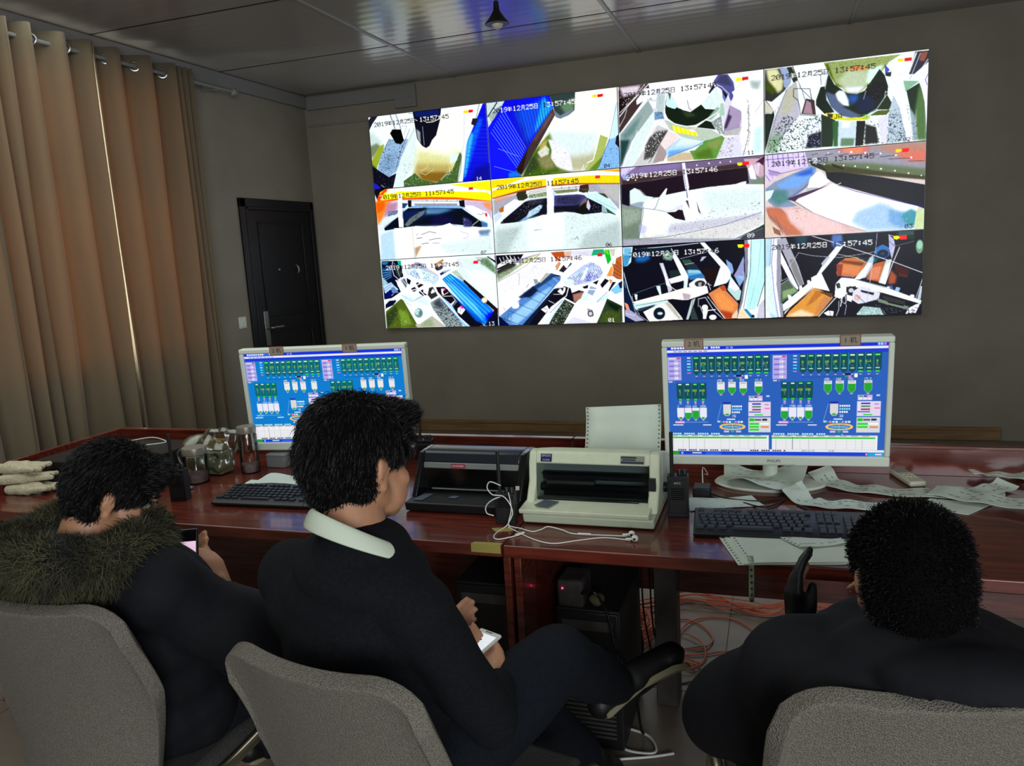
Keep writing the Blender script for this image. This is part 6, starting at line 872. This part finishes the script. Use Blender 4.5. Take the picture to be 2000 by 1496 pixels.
def presser(x, y, rz, zt=.885, hw=.222, gap=.004):
    """keeps clothes and bodies in front of the backrest and above the seat they press on"""
    def f(me):
        n = len(me.vertices); co = np.zeros(n*3); me.vertices.foreach_get('co', co); co = co.reshape(-1, 3); c_, s_ = math.cos(rz), math.sin(rz)
        dx, dy = co[:, 0]-x, co[:, 1]-y; lx = dx*c_+dy*s_; ly = -dx*s_+dy*c_; z = co[:, 2]; tt = np.clip((z-.46)/(zt-.46), 0, 1); sn = np.clip(lx/hw, -1, 1)
        yf = -.035*(1-sn**2)-.075*tt**1.6+.02*np.sin(tt*math.pi)+.018+gap
        yf = yf-np.clip((z-zt-.004)/.05, 0, 1)*.2-np.clip((np.abs(lx)-hw-.01)/.03, 0, 1)*.4
        ly2 = np.where((z > .3), np.maximum(ly, yf), ly)
        zz = np.where((np.abs(lx) < .24) & (ly2 > .0) & (ly2 < .44) & (z < .4675) & (z > .34), .4675, z)
        co[:, 0] = x+lx*c_-ly2*s_; co[:, 1] = y+lx*s_+ly2*c_; co[:, 2] = zz; me.vertices.foreach_set('co', co.ravel()); me.update()
    return f
# ------------------------------------------------------------------ people
def frame(f, u=(0, 0, 1)):
    f = Vector(f).normalized(); r = f.cross(Vector(u)).normalized(); return r, f, r.cross(f).normalized()
def head_prims(bm, c, A, hs=.92):
    r, f, u = (a*hs for a in A); c = Vector(c); P = lambda x, y, z: c+r*x+f*y+u*z
    def el(c0, rad, ax=None): ell(bm, c0, tuple(q*hs for q in rad), ax)
    el(P(0, -.008, .02), (.076, .094, .082), A); el(P(0, .035, -.045), (.062, .06, .078), A); el(P(0, .055, -.1), (.04, .036, .026), A); el(P(0, .072, -.112), (.02, .016, .014), A)
    for s in (-1, 1):
        cap(bm, P(s*.055, .0, -.055), .024*hs, P(s*.028, .062, -.1), .02*hs, 10); el(P(s*.038, .05, -.07), (.03, .036, .04), A); el(P(s*.042, .068, -.045), (.022, .02, .022), A); el(P(s*.03, .084, .012), (.024, .012, .008), A)
        r1, f1, u1 = A; E_ = [(r1*math.cos(.3)+f1*-s*math.sin(.3)), (f1*math.cos(.3)+r1*s*math.sin(.3)), u1]
        el(P(s*.079, -.008, -.022), (.006, .018, .029), E_); el(P(s*.085, -.017, -.016), (.007, .009, .024), E_); el(P(s*.08, -.004, -.048), (.007, .01, .011), E_)
    cap(bm, P(0, .09, -.002), .009*hs, P(0, .108, -.038), .012*hs, 10); el(P(0, .104, -.042), (.018, .014, .01), A)
    el(P(0, .092, -.07), (.024, .012, .006), A); el(P(0, .09, -.082), (.02, .012, .007), A)
def hand_prims(bm, wr, d, n, t, curl=.5, s=1.0, thumb=.6, spread=.05, tuck=False):
    """wr wrist, d towards the knuckles, n where the palm faces, t towards the thumb"""
    wr, d, n, t = Vector(wr), Vector(d).normalized(), Vector(n).normalized(), Vector(t).normalized(); P = lambda a, b2, c_: wr+(d*a+t*b2+n*c_)*s
    cap(bm, P(0, 0, 0), .024*s, P(.03, .006, 0), .022*s, 10)
    for b2 in (.026, .009, -.008, -.024): cap(bm, P(.015, b2*.7, 0), .015*s, P(.082, b2, 0), .0115*s, 10)
    cap(bm, P(.02, .022, .006), .016*s, P(.06, .024, .008), .013*s, 10)
    for k, (b2, L) in enumerate(((.027, .07), (.0095, .078), (-.008, .073), (-.0245, .058))):
        p = P(.085, b2, 0); a = curl*.7+.06*k; dr = d*math.cos(a)+n*math.sin(a)+t*((1.5-k)*spread); dr.normalize()
        for q, (l, rr) in enumerate(((.45, .0095), (.3, .0088), (.25, .008))):
            e = p+dr*L*l*s; cap(bm, p, rr*s, e, (rr-.0006)*s, 10); p = e; a += curl*(.9 if q == 0 else .6); dr = (d*math.cos(a)+n*math.sin(a)+t*((1.5-k)*spread*.5)).normalized()
    p = P(.022, .03, .006); dr = (d*.62+t*.62+n*thumb*.7).normalized() if not tuck else (d*.95+n*.35).normalized(); e = p+dr*.04*s; cap(bm, p, .0135*s, e, .011*s, 10); dr = (d*.9+t*(.15 if not tuck else -.3)+n*(thumb*.8 if not tuck else .25)).normalized(); cap(bm, e, .0108*s, e+dr*.032*s, .0088*s, 10)
def limb(bm, pts, rad, ex=0):
    for a, b2, r0, r1 in zip(pts[:-1], pts[1:], rad[:-1], rad[1:]): cap(bm, a, r0+ex, b2, r1+ex, 16)
def torso(bm, J, ex, bulk=1.0):
    R_ = (Vector(J['shR'])-Vector(J['shL'])).normalized(); pel, neck = Vector(J['pelvis']), Vector(J['neck']); up = (neck-pel).normalized(); F = up.cross(R_).normalized(); R2 = F.cross(up).normalized(); A = (R2, F, up); sp = Vector(J.get('chest', pel.lerp(neck, .62)))
    W = (Vector(J['shR'])-Vector(J['shL'])).length/2
    ell(bm, pel+up*.01, (.165*bulk+ex, .125+ex, .13+ex), A); ell(bm, pel.lerp(sp, .55), (.15*bulk+ex, .115*bulk+ex, .15+ex), A); ell(bm, sp, ((W-.02)*bulk*.98+ex, .118*bulk+ex, .165+ex), A)
    ell(bm, sp.lerp(neck, .45)-F*.012, ((W+.0)*.9+ex, .085+ex, .1+ex), A)
    for s in ('shL', 'shR'): cap(bm, Vector(J[s]), .052+ex, neck-up*.055+(Vector(J[s])-neck)*.25, .05+ex, 14)
    return A
def person(label, J, press=None):
    root = thing('person', label, 'person', (J['pelvis'][0], J['pelvis'][1], 0)); A = frame(J['face'], J.get('faceup', (0, 0, 1))); c = Vector(J['head'])
    bm = B(); hs = J.get('hs', .92); head_prims(bm, c, A, hs); nk = Vector(J['neck']); cap(bm, nk-V(0, 0, .04), .06, c-A[1]*.02-A[2]*.05, .052, 16); cap(bm, nk-V(0, 0, .02), .055, c+A[1]*.005-A[2]*.08, .045, 16)
    torso(bm, J, -.012)
    limb(bm, [J['shL'], J['elL'], J['wrL']], [.045, .038, .024]); limb(bm, [J['shR'], J['elR'], J['wrR']], [.045, .038, .024])
    for h in J['hands']: hand_prims(bm, **h)
    limb(bm, [J['hipL'], J['knL'], J['anL']], [.075, .052, .035]); limb(bm, [J['hipR'], J['knR'], J['anR']], [.075, .052, .035])
    for s in 'LR': cap(bm, J['an'+s], .026, Vector(J['an'+s]).lerp(Vector(J['toe'+s]), .8), .02, 12)
    body = blob('body', bm, .0052, SKIN, root, 4, press=press)
    r, f, u = (a*hs for a in A); P = lambda x, y, z: c+r*x+f*y+u*z
    for s in (-1, 1):
        bm = B(); ell(bm, P(s*.03, .075, -.008), (.011*hs, .011*hs, .01*hs), A, 12); e = finish('eye', bm, mat('eye_white', (200, 196, 188), .3), root)
        bm = B(); ell(bm, P(s*.03, .085, -.008), (.0052, .0026, .0052), A, 10); finish('iris', bm, BLACKG, e)
    return root, A, c
def add_eyebrows(root, A, c, hs=.92):
    r, f, u = (a*hs for a in A)
    for s in (-1, 1):
        bm = B(); tube(bm, [c+r*s*.014+f*.097+u*.016, c+r*s*.03+f*.096+u*.021, c+r*s*.048+f*.084+u*.015], .003, 6, 3); finish('eyebrow', bm, HAIR, root)
def hair(root, A, c, kind, seed, hs=.92):
    r, f, u = (a*hs for a in A); P = lambda x, y, z: c+r*x+f*y+u*z; bm = B()
    def ell_(b_, c0, rad, ax=None): ell(b_, c0, tuple(q*hs for q in rad), ax)
    ell_(bm, P(0, -.012, .032), (.086, .102, .082), A); ell_(bm, P(0, -.035, -.005), (.084, .082, .088), A); ell_(bm, P(0, -.055, -.06), (.056, .04, .045), A)
    for s in (-1, 1): ell_(bm, P(s*.062, .022, .028), (.024, .052, .045), A); ell_(bm, P(s*.055, -.035, -.035), (.028, .035, .05), A)
    ell_(bm, P(0, .062, .068), (.06, .038, .03), A)
    if kind == 'tuft':
        ell_(bm, P(.01, .082, .072), (.05, .03, .024), A); ell_(bm, P(.0, -.02, .05), (.078, .08, .064), A)
    cap_ = blob('hair', bm, .006, HAIRB, root, 4)
    if kind == 'buzz': fl = lambda p: tuple(-u*.5-f*.1); L, cnt, wd, rn, bd_ = .0048, 34000, .0008, .5, .3
    else: fl = lambda p: tuple((f*.8+u*.25) if (Vector(p)-c).dot(f) > .03 and (Vector(p)-c).dot(u) > .02 else (-u*.95-f*.15)); L, cnt, wd, rn, bd_ = .016, 26000, .0008, .3, .72
    me = strands(cap_, cnt, L, wd, fl, seed, rn, bend=bd_, lenf=lambda p: .35+.65*min(1, max(0, ((Vector(p)-c).dot(A[2])+.05)/.07))); link('hair_strands', me, HAIR, cap_, smooth=False)
    if kind == 'tuft':
        rg = np.random.default_rng(9); vs = []; fs = []
        for k in range(200):
            p = np.array(P(rg.uniform(-.05, .05), rg.uniform(.075, .1), rg.uniform(.055, .09))); d = np.array(f*(.9+rg.random()*.4)+u*rg.uniform(-.15, .5)+r*rg.uniform(-.5, .5)); d /= np.linalg.norm(d); L_ = rg.uniform(.012, .034); s_ = np.array(r)*.0016; m_ = p+d*L_*.55
            tp = p+d*L_-np.array(u)*.006; b2 = len(vs); vs += [p-s_, p+s_, m_+s_*.6, m_-s_*.6, tp]; fs += [(b2, b2+1, b2+2, b2+3), (b2+3, b2+2, b2+4)]
        me = bpy.data.meshes.new('fr'); me.from_pydata([tuple(v) for v in vs], [], fs); link('fringe', me, HAIR, cap_, smooth=False)
def shoes(root, J, sole=SOLE):
    for s in 'LR':
        an, toe = Vector(J['an'+s]), Vector(J['toe'+s]); d = (toe-an); shin = (an-Vector(J['kn'+s])).normalized(); d.normalize(); dn = Vector(J['dn'+s]) if 'dn'+s in J else shin; dn = (dn-d*dn.dot(d)).normalized(); hl = an-d*.06
        sd = d.cross(dn).normalized(); bm = B(); cap(bm, hl+dn*.015, .036, an+dn*.012+d*.05, .045, 16); cap(bm, an+dn*.012+d*.05, .045, toe+dn*.018, .036, 16); cap(bm, an-shin*.04, .05, an+dn*.012, .044, 16); ell(bm, toe+dn*.022-d*.01, (.042, .05, .026), (sd, d, -dn)); sh = blob('shoe', bm, .005, SHOE, root, 4)
        bm = B(); base = an+dn*.052; L = [(-.085, .022), (-.07, .03), (-.02, .031), (.05, .035), (.1, .043), (.15, .043), (.185, .034), (.2, .015)]; L2 = [(a, w_) for a, w_ in L]; pts = [(a, w_) for a, w_ in L2]+[(a, -w_) for a, w_ in reversed(L2)]; fl = (toe-an).length+.045
        k = fl/.2; A_ = []; D_ = []
        for a, w_ in pts:
            arch = .010*max(0, math.sin((a+.06)/.22*math.pi))-(.018 if a > .15 else 0)*(a-.15)/.05; q = base+d*(a*k*.9 if a > 0 else a*.8)+sd*w_-dn*arch; A_.append(bm.verts.new(q)); D_.append(bm.verts.new(q-dn*.016))
        bm.faces.new(A_); bm.faces.new(D_[::-1])
        for i in range(len(A_)): j = (i+1) % len(A_); bm.faces.new([A_[i], D_[i], D_[j], A_[j]])
        finish('sole', bm, sole, sh, bevel=.003)
def trousers(root, J, m, short=.0, press=None):
    bm = B(); ell(bm, Vector(J['pelvis'])-V(0, 0, .01), (.185, .15, .13)); 
    for s in 'LR':
        h, k, a = Vector(J['hip'+s]), Vector(J['kn'+s]), Vector(J['an'+s]); e = k.lerp(a, 1-short); limb(bm, [h, h.lerp(k, .5), k, k.lerp(e, .35), e], [.098, .09, .072, .068, .055]); ell(bm, k+(k-a).normalized()*.012, (.07, .07, .062))
    return blob('trousers', bm, .008, m, root, 8, disp=.005, dscale=4, press=press)
def phone(label, c, ax, up, size, body_m, scr_m, grp=None, red=False):
    """ax = long axis, up = the way the screen faces"""
    l, n = Vector(ax).normalized(), Vector(up).normalized(); n = (n-l*n.dot(l)).normalized(); s = l.cross(n).normalized(); c = Vector(c); M = Matrix(((s.x, l.x, n.x, c.x), (s.y, l.y, n.y, c.y), (s.z, l.z, n.z, c.z), (0, 0, 0, 1)))
    t = thing('smartphone', label, 'smartphone', tuple(c)); w_, h_ = size
    bm = B(); box(bm, (-w_/2, -h_/2, -.004), (w_/2, h_/2, .004), M); finish('phone_body', bm, body_m, t, bevel=.0035, seg=3)
    bm = B(); k = .105 if not red else .06; box(bm, (-w_/2+.004, -h_/2+h_*k, .004), (w_/2-.004, h_/2-h_*(k if not red else .2), .0045), M); sc_ = finish('phone_screen', bm, scr_m, t, smooth=False)
    return t, M, sc_
# --- middle man
PM = presser(2.482, -4.955, -.18, hw=.203)
J = dict(pelvis=(2.42, -4.83, .52), neck=(2.475, -4.875, 1.02), chest=(2.445, -4.84, .80), shL=(2.285, -4.80, .915), shR=(2.588, -4.905, .92), elL=(2.30, -4.62, .72), wrL=(2.465, -4.555, .635), elR=(2.665, -4.80, .67), wrR=(2.628, -4.655, .645),
    hs=.97, head=(2.443, -4.80, 1.155), face=(.36, .93, -.16), hipL=(2.36, -4.78, .52), hipR=(2.52, -4.82, .53), knL=(2.55, -4.44, .50), anL=(2.67, -4.13, .14), toeL=(2.70, -4.01, .05), knR=(2.70, -4.49, .625), dnR=(.3, -.45, -.84), anR=(2.76, -4.17, .385), toeR=(2.875, -4.06, .44),
    hands=[dict(wr=(2.628, -4.65, .645), d=(-.62, .55, .35), n=(-.5, -.1, .8), t=(.3, .85, .1), curl=.62, s=.92), dict(wr=(2.46, -4.56, .635), d=(.05, .7, .35), n=(.75, -.1, .45), t=(-.2, -.4, .9), curl=.5, s=.92, thumb=.4)])
root, A, c = person('man in a black sweater and white collar, legs crossed, holding a white phone', J, PM); add_eyebrows(root, A, c, .97)
hair(root, A, c, 'tuft', 2, .97)
bm = B(); At = torso(bm, J, .016, 1.04); nk = Vector(J['neck'])
limb(bm, [J['shL'], J['elL'], J['wrL']], [.066, .054, .036]); limb(bm, [J['shR'], Vector(J['elR']), J['wrR']], [.062, .052, .036]); ell(bm, (2.36, -4.85, .87), (.11, .07, .1), At); ell(bm, nk-V(0, -.005, .01), (.088, .085, .05)); ell(bm, nk-V(0, 0, .045), (.14, .1, .06), At); sw_ = blob('sweater', bm, .007, WOOL, root, 8, disp=.005, dscale=3.5, press=PM)
# the white shirt collar: a flared band, open at the front
rc_, fc_, uc_ = At; fr = (Vector((.55, .80, 0))).normalized(); sd = fr.cross(V(0, 0, 1)).normalized(); bm = B(); N_ = 40; rows = []
for i in range(N_+1):
    a = math.radians(6+348*i/N_); ca, sa = math.cos(a), math.sin(a)          # a=0 is the front
    row = []
    for j in range(5):
        k = j/4; R1 = .068+.02*k; fall = -.066*ca-.02
        if k > .5 and (i < 4 or i > N_-4): fall -= .034*(k-.5)*2*(1-min(i, N_-i)/4)
        p = nk+V(.002, .004, .020)+fr*(ca*(R1+.006))+sd*(sa*R1)+V(0, 0, .026-.030*k*k-.004+fall*.75); row.append(bm.verts.new(p))
    rows.append(row)
for a_, b2 in zip(rows[:-1], rows[1:]):
    for j in range(4): bm.faces.new([a_[j], b2[j], b2[j+1], a_[j+1]])
o = finish('shirt_collar', bm, SHIRT, root); s_ = o.modifiers.new('s', 'SOLIDIFY'); s_.thickness = .003; o.modifiers.new('q', 'SUBSURF').render_levels = 1
trousers(root, J, JEANS, .1, press=PM); shoes(root, J)
bm = B(); limb(bm, [Vector(J['knR']).lerp(Vector(J['anR']), .8), J['anR']], [.044, .042]); blob('sock', bm, .006, mat('black_sock', (14, 14, 16), .9), root, 2)
bm = B(); limb(bm, [Vector(J['knL']).lerp(Vector(J['anL']), .75), J['anL']], [.045, .042]); blob('sock', bm, .006, mat('grey_sock', (72, 74, 72), .9), root, 2)
PHS = mat('phone_screen_white', (225, 228, 232), .3, emit=(215, 222, 230), estr=.55); 
t, M, sc_ = phone('white smartphone held by the man in the white collar', (2.552, -4.605, .688), (.40, .86, .22), (-.25, -.45, .86), (.062, .128), mat('phone_white', (200, 200, 198), .3), PHS)
bm = B()
for a in ((-.018, .03, .002, .034), (-.018, .01, .01, .013), (-.018, -.02, -.006, -.012)): box(bm, (a[0], a[1], .0045), (a[2], a[3], .0048), M)
finish('screen_text', bm, mat('dark_text', (60, 64, 72), .5), sc_)
bm = B(); box(bm, (-.009, .0565, .004), (.009, .0585, .0047), M); finish('earpiece', bm, BLACKG, t)
# --- left man with the fur hood
PL = presser(1.785, -4.87, 0)
J = dict(pelvis=(1.78, -4.70, .53), neck=(1.795, -4.835, .955), chest=(1.80, -4.74, .76), shL=(1.60, -4.80, .90), shR=(1.965, -4.80, .855), elL=(1.60, -4.60, .66), wrL=(1.80, -4.52, .76), elR=(2.11, -4.66, .675), wrR=(1.955, -4.61, .765),
    hs=.86, head=(1.845, -4.765, 1.055), face=(.62, .62, -.5), faceup=(0, 0, 1), hipL=(1.68, -4.70, .50), hipR=(1.88, -4.70, .50), knL=(1.70, -4.32, .50), anL=(1.70, -4.22, .1), toeL=(1.72, -4.07, .05), knR=(2.0, -4.33, .50), anR=(2.0, -4.22, .1), toeR=(2.02, -4.07, .05),
    hands=[dict(wr=(1.955, -4.61, .765), d=(-.35, .1, .75), n=(-.85, .1, -.1), t=(-.1, -.8, .3), curl=.75, s=.92), dict(wr=(1.80, -4.52, .76), d=(.35, -.2, .6), n=(.6, -.3, .1), t=(-.2, .3, .8), curl=.5, s=.9)])
root, A, c = person('man in a black coat with a brown fur hood, head bowed over a phone', J, PL); add_eyebrows(root, A, c, .86); hair(root, A, c, 'short', 5, .86)
bm = B(); torso(bm, J, .04, 1.12); limb(bm, [J['shL'], J['elL'], J['wrL']], [.092, .08, .055]); limb(bm, [J['shR'], J['elR'], Vector(J['wrR'])-V(-.005, 0, .02)], [.088, .082, .05]); ell(bm, (1.79, -4.90, .93), (.14, .07, .07)); blob('coat', bm, .008, COAT, root, 9, disp=.011, dscale=3, press=PL)
trousers(root, J, JEANS, press=PL); shoes(root, J)
bm = B(); nk = V(1.80, -4.84, .955); ring = []
for i in range(25):
    a = math.radians(-150+300*i/24); ring.append(nk+V(.142*math.sin(a)*1.02-.02, -.105*math.cos(a)+.02, .03*math.cos(a)*-.4+.0)-V(0, 0, .02*abs(math.sin(a))))
for a_, b2 in zip(ring[:-1], ring[1:]): cap(bm, a_, .048, b2, .048, 12)
fb = blob('fur_trim', bm, .008, FURB, root, 4, disp=.008, dscale=4); me = strands(fb, 26000, .034, .0011, lambda p: (.1, -.2, -.6), 8, .9, bend=.3); link('fur_strands', me, FUR, fb, smooth=False)
PH2 = mat('phone_screen_pink', (230, 200, 215), .3, emit=(225, 190, 215), estr=.8)
t, M, sc_ = phone('black-cased smartphone with a red picture held by the fur-hooded man', (1.888, -4.65, .852), (-.12, .28, .8), (.22, -.85, .4), (.07, .14), BLACKG, PH2, red=True)
bm = B(); box(bm, (-.02, -.045, .0045), (.022, .012, .0049), M); finish('screen_picture', bm, mat('screen_red', (200, 50, 70), .4, emit=(215, 45, 75), estr=.8), sc_)
# --- right man
PR = presser(3.36, -4.83, .24, hw=.235)
J = dict(pelvis=(3.33, -4.68, .54), neck=(3.35, -4.83, .895), chest=(3.35, -4.74, .73), shL=(3.19, -4.79, .81), shR=(3.52, -4.75, .785), elL=(3.065, -4.67, .66), wrL=(3.19, -4.52, .735), elR=(3.66, -4.6, .68), wrR=(3.42, -4.46, .78),
    hs=.9, head=(3.338, -4.79, 1.0), face=(-.12, .93, -.32), hipL=(3.24, -4.70, .50), hipR=(3.42, -4.68, .50), knL=(3.20, -4.30, .50), anL=(3.18, -4.15, .1), toeL=(3.17, -4.0, .05), knR=(3.45, -4.28, .50), anR=(3.46, -4.15, .1), toeR=(3.47, -4.0, .05),
    hands=[dict(wr=(3.19, -4.52, .74), d=(-.1, .1, .95), n=(.75, .3, 0), t=(.2, -.7, .3), curl=.3, s=.9, spread=-.12, tuck=True), dict(wr=(3.42, -4.46, .78), d=(-.6, .3, .3), n=(-.2, .2, -.9), t=(-.5, -.6, .3), curl=.5, s=.95)])
root, A, c = person('man in a thick black coat with cropped black hair at the right', J, PR); add_eyebrows(root, A, c, .9); hair(root, A, c, 'buzz', 7, .9)
bm = B(); torso(bm, J, .05, 1.22); limb(bm, [J['shL'], J['elL'], Vector(J['wrL'])], [.09, .082, .05]); limb(bm, [J['shR'], J['elR'], J['wrR']], [.1, .088, .055]); ell(bm, (3.35, -4.84, .895), (.13, .085, .06)); ell(bm, (3.36, -4.86, .84), (.2, .1, .07)); ell(bm, (3.41, -4.925, .905), (.13, .055, .045)); blob('coat', bm, .009, COAT, root, 9, disp=.012, dscale=2.6, press=PR)
gl = B(); hand_prims(gl, **dict(J['hands'][0], s=1.08)); blob('black_glove', gl, .005, BLACKP, root, 3)
trousers(root, J, JEANS, press=PR); shoes(root, J)
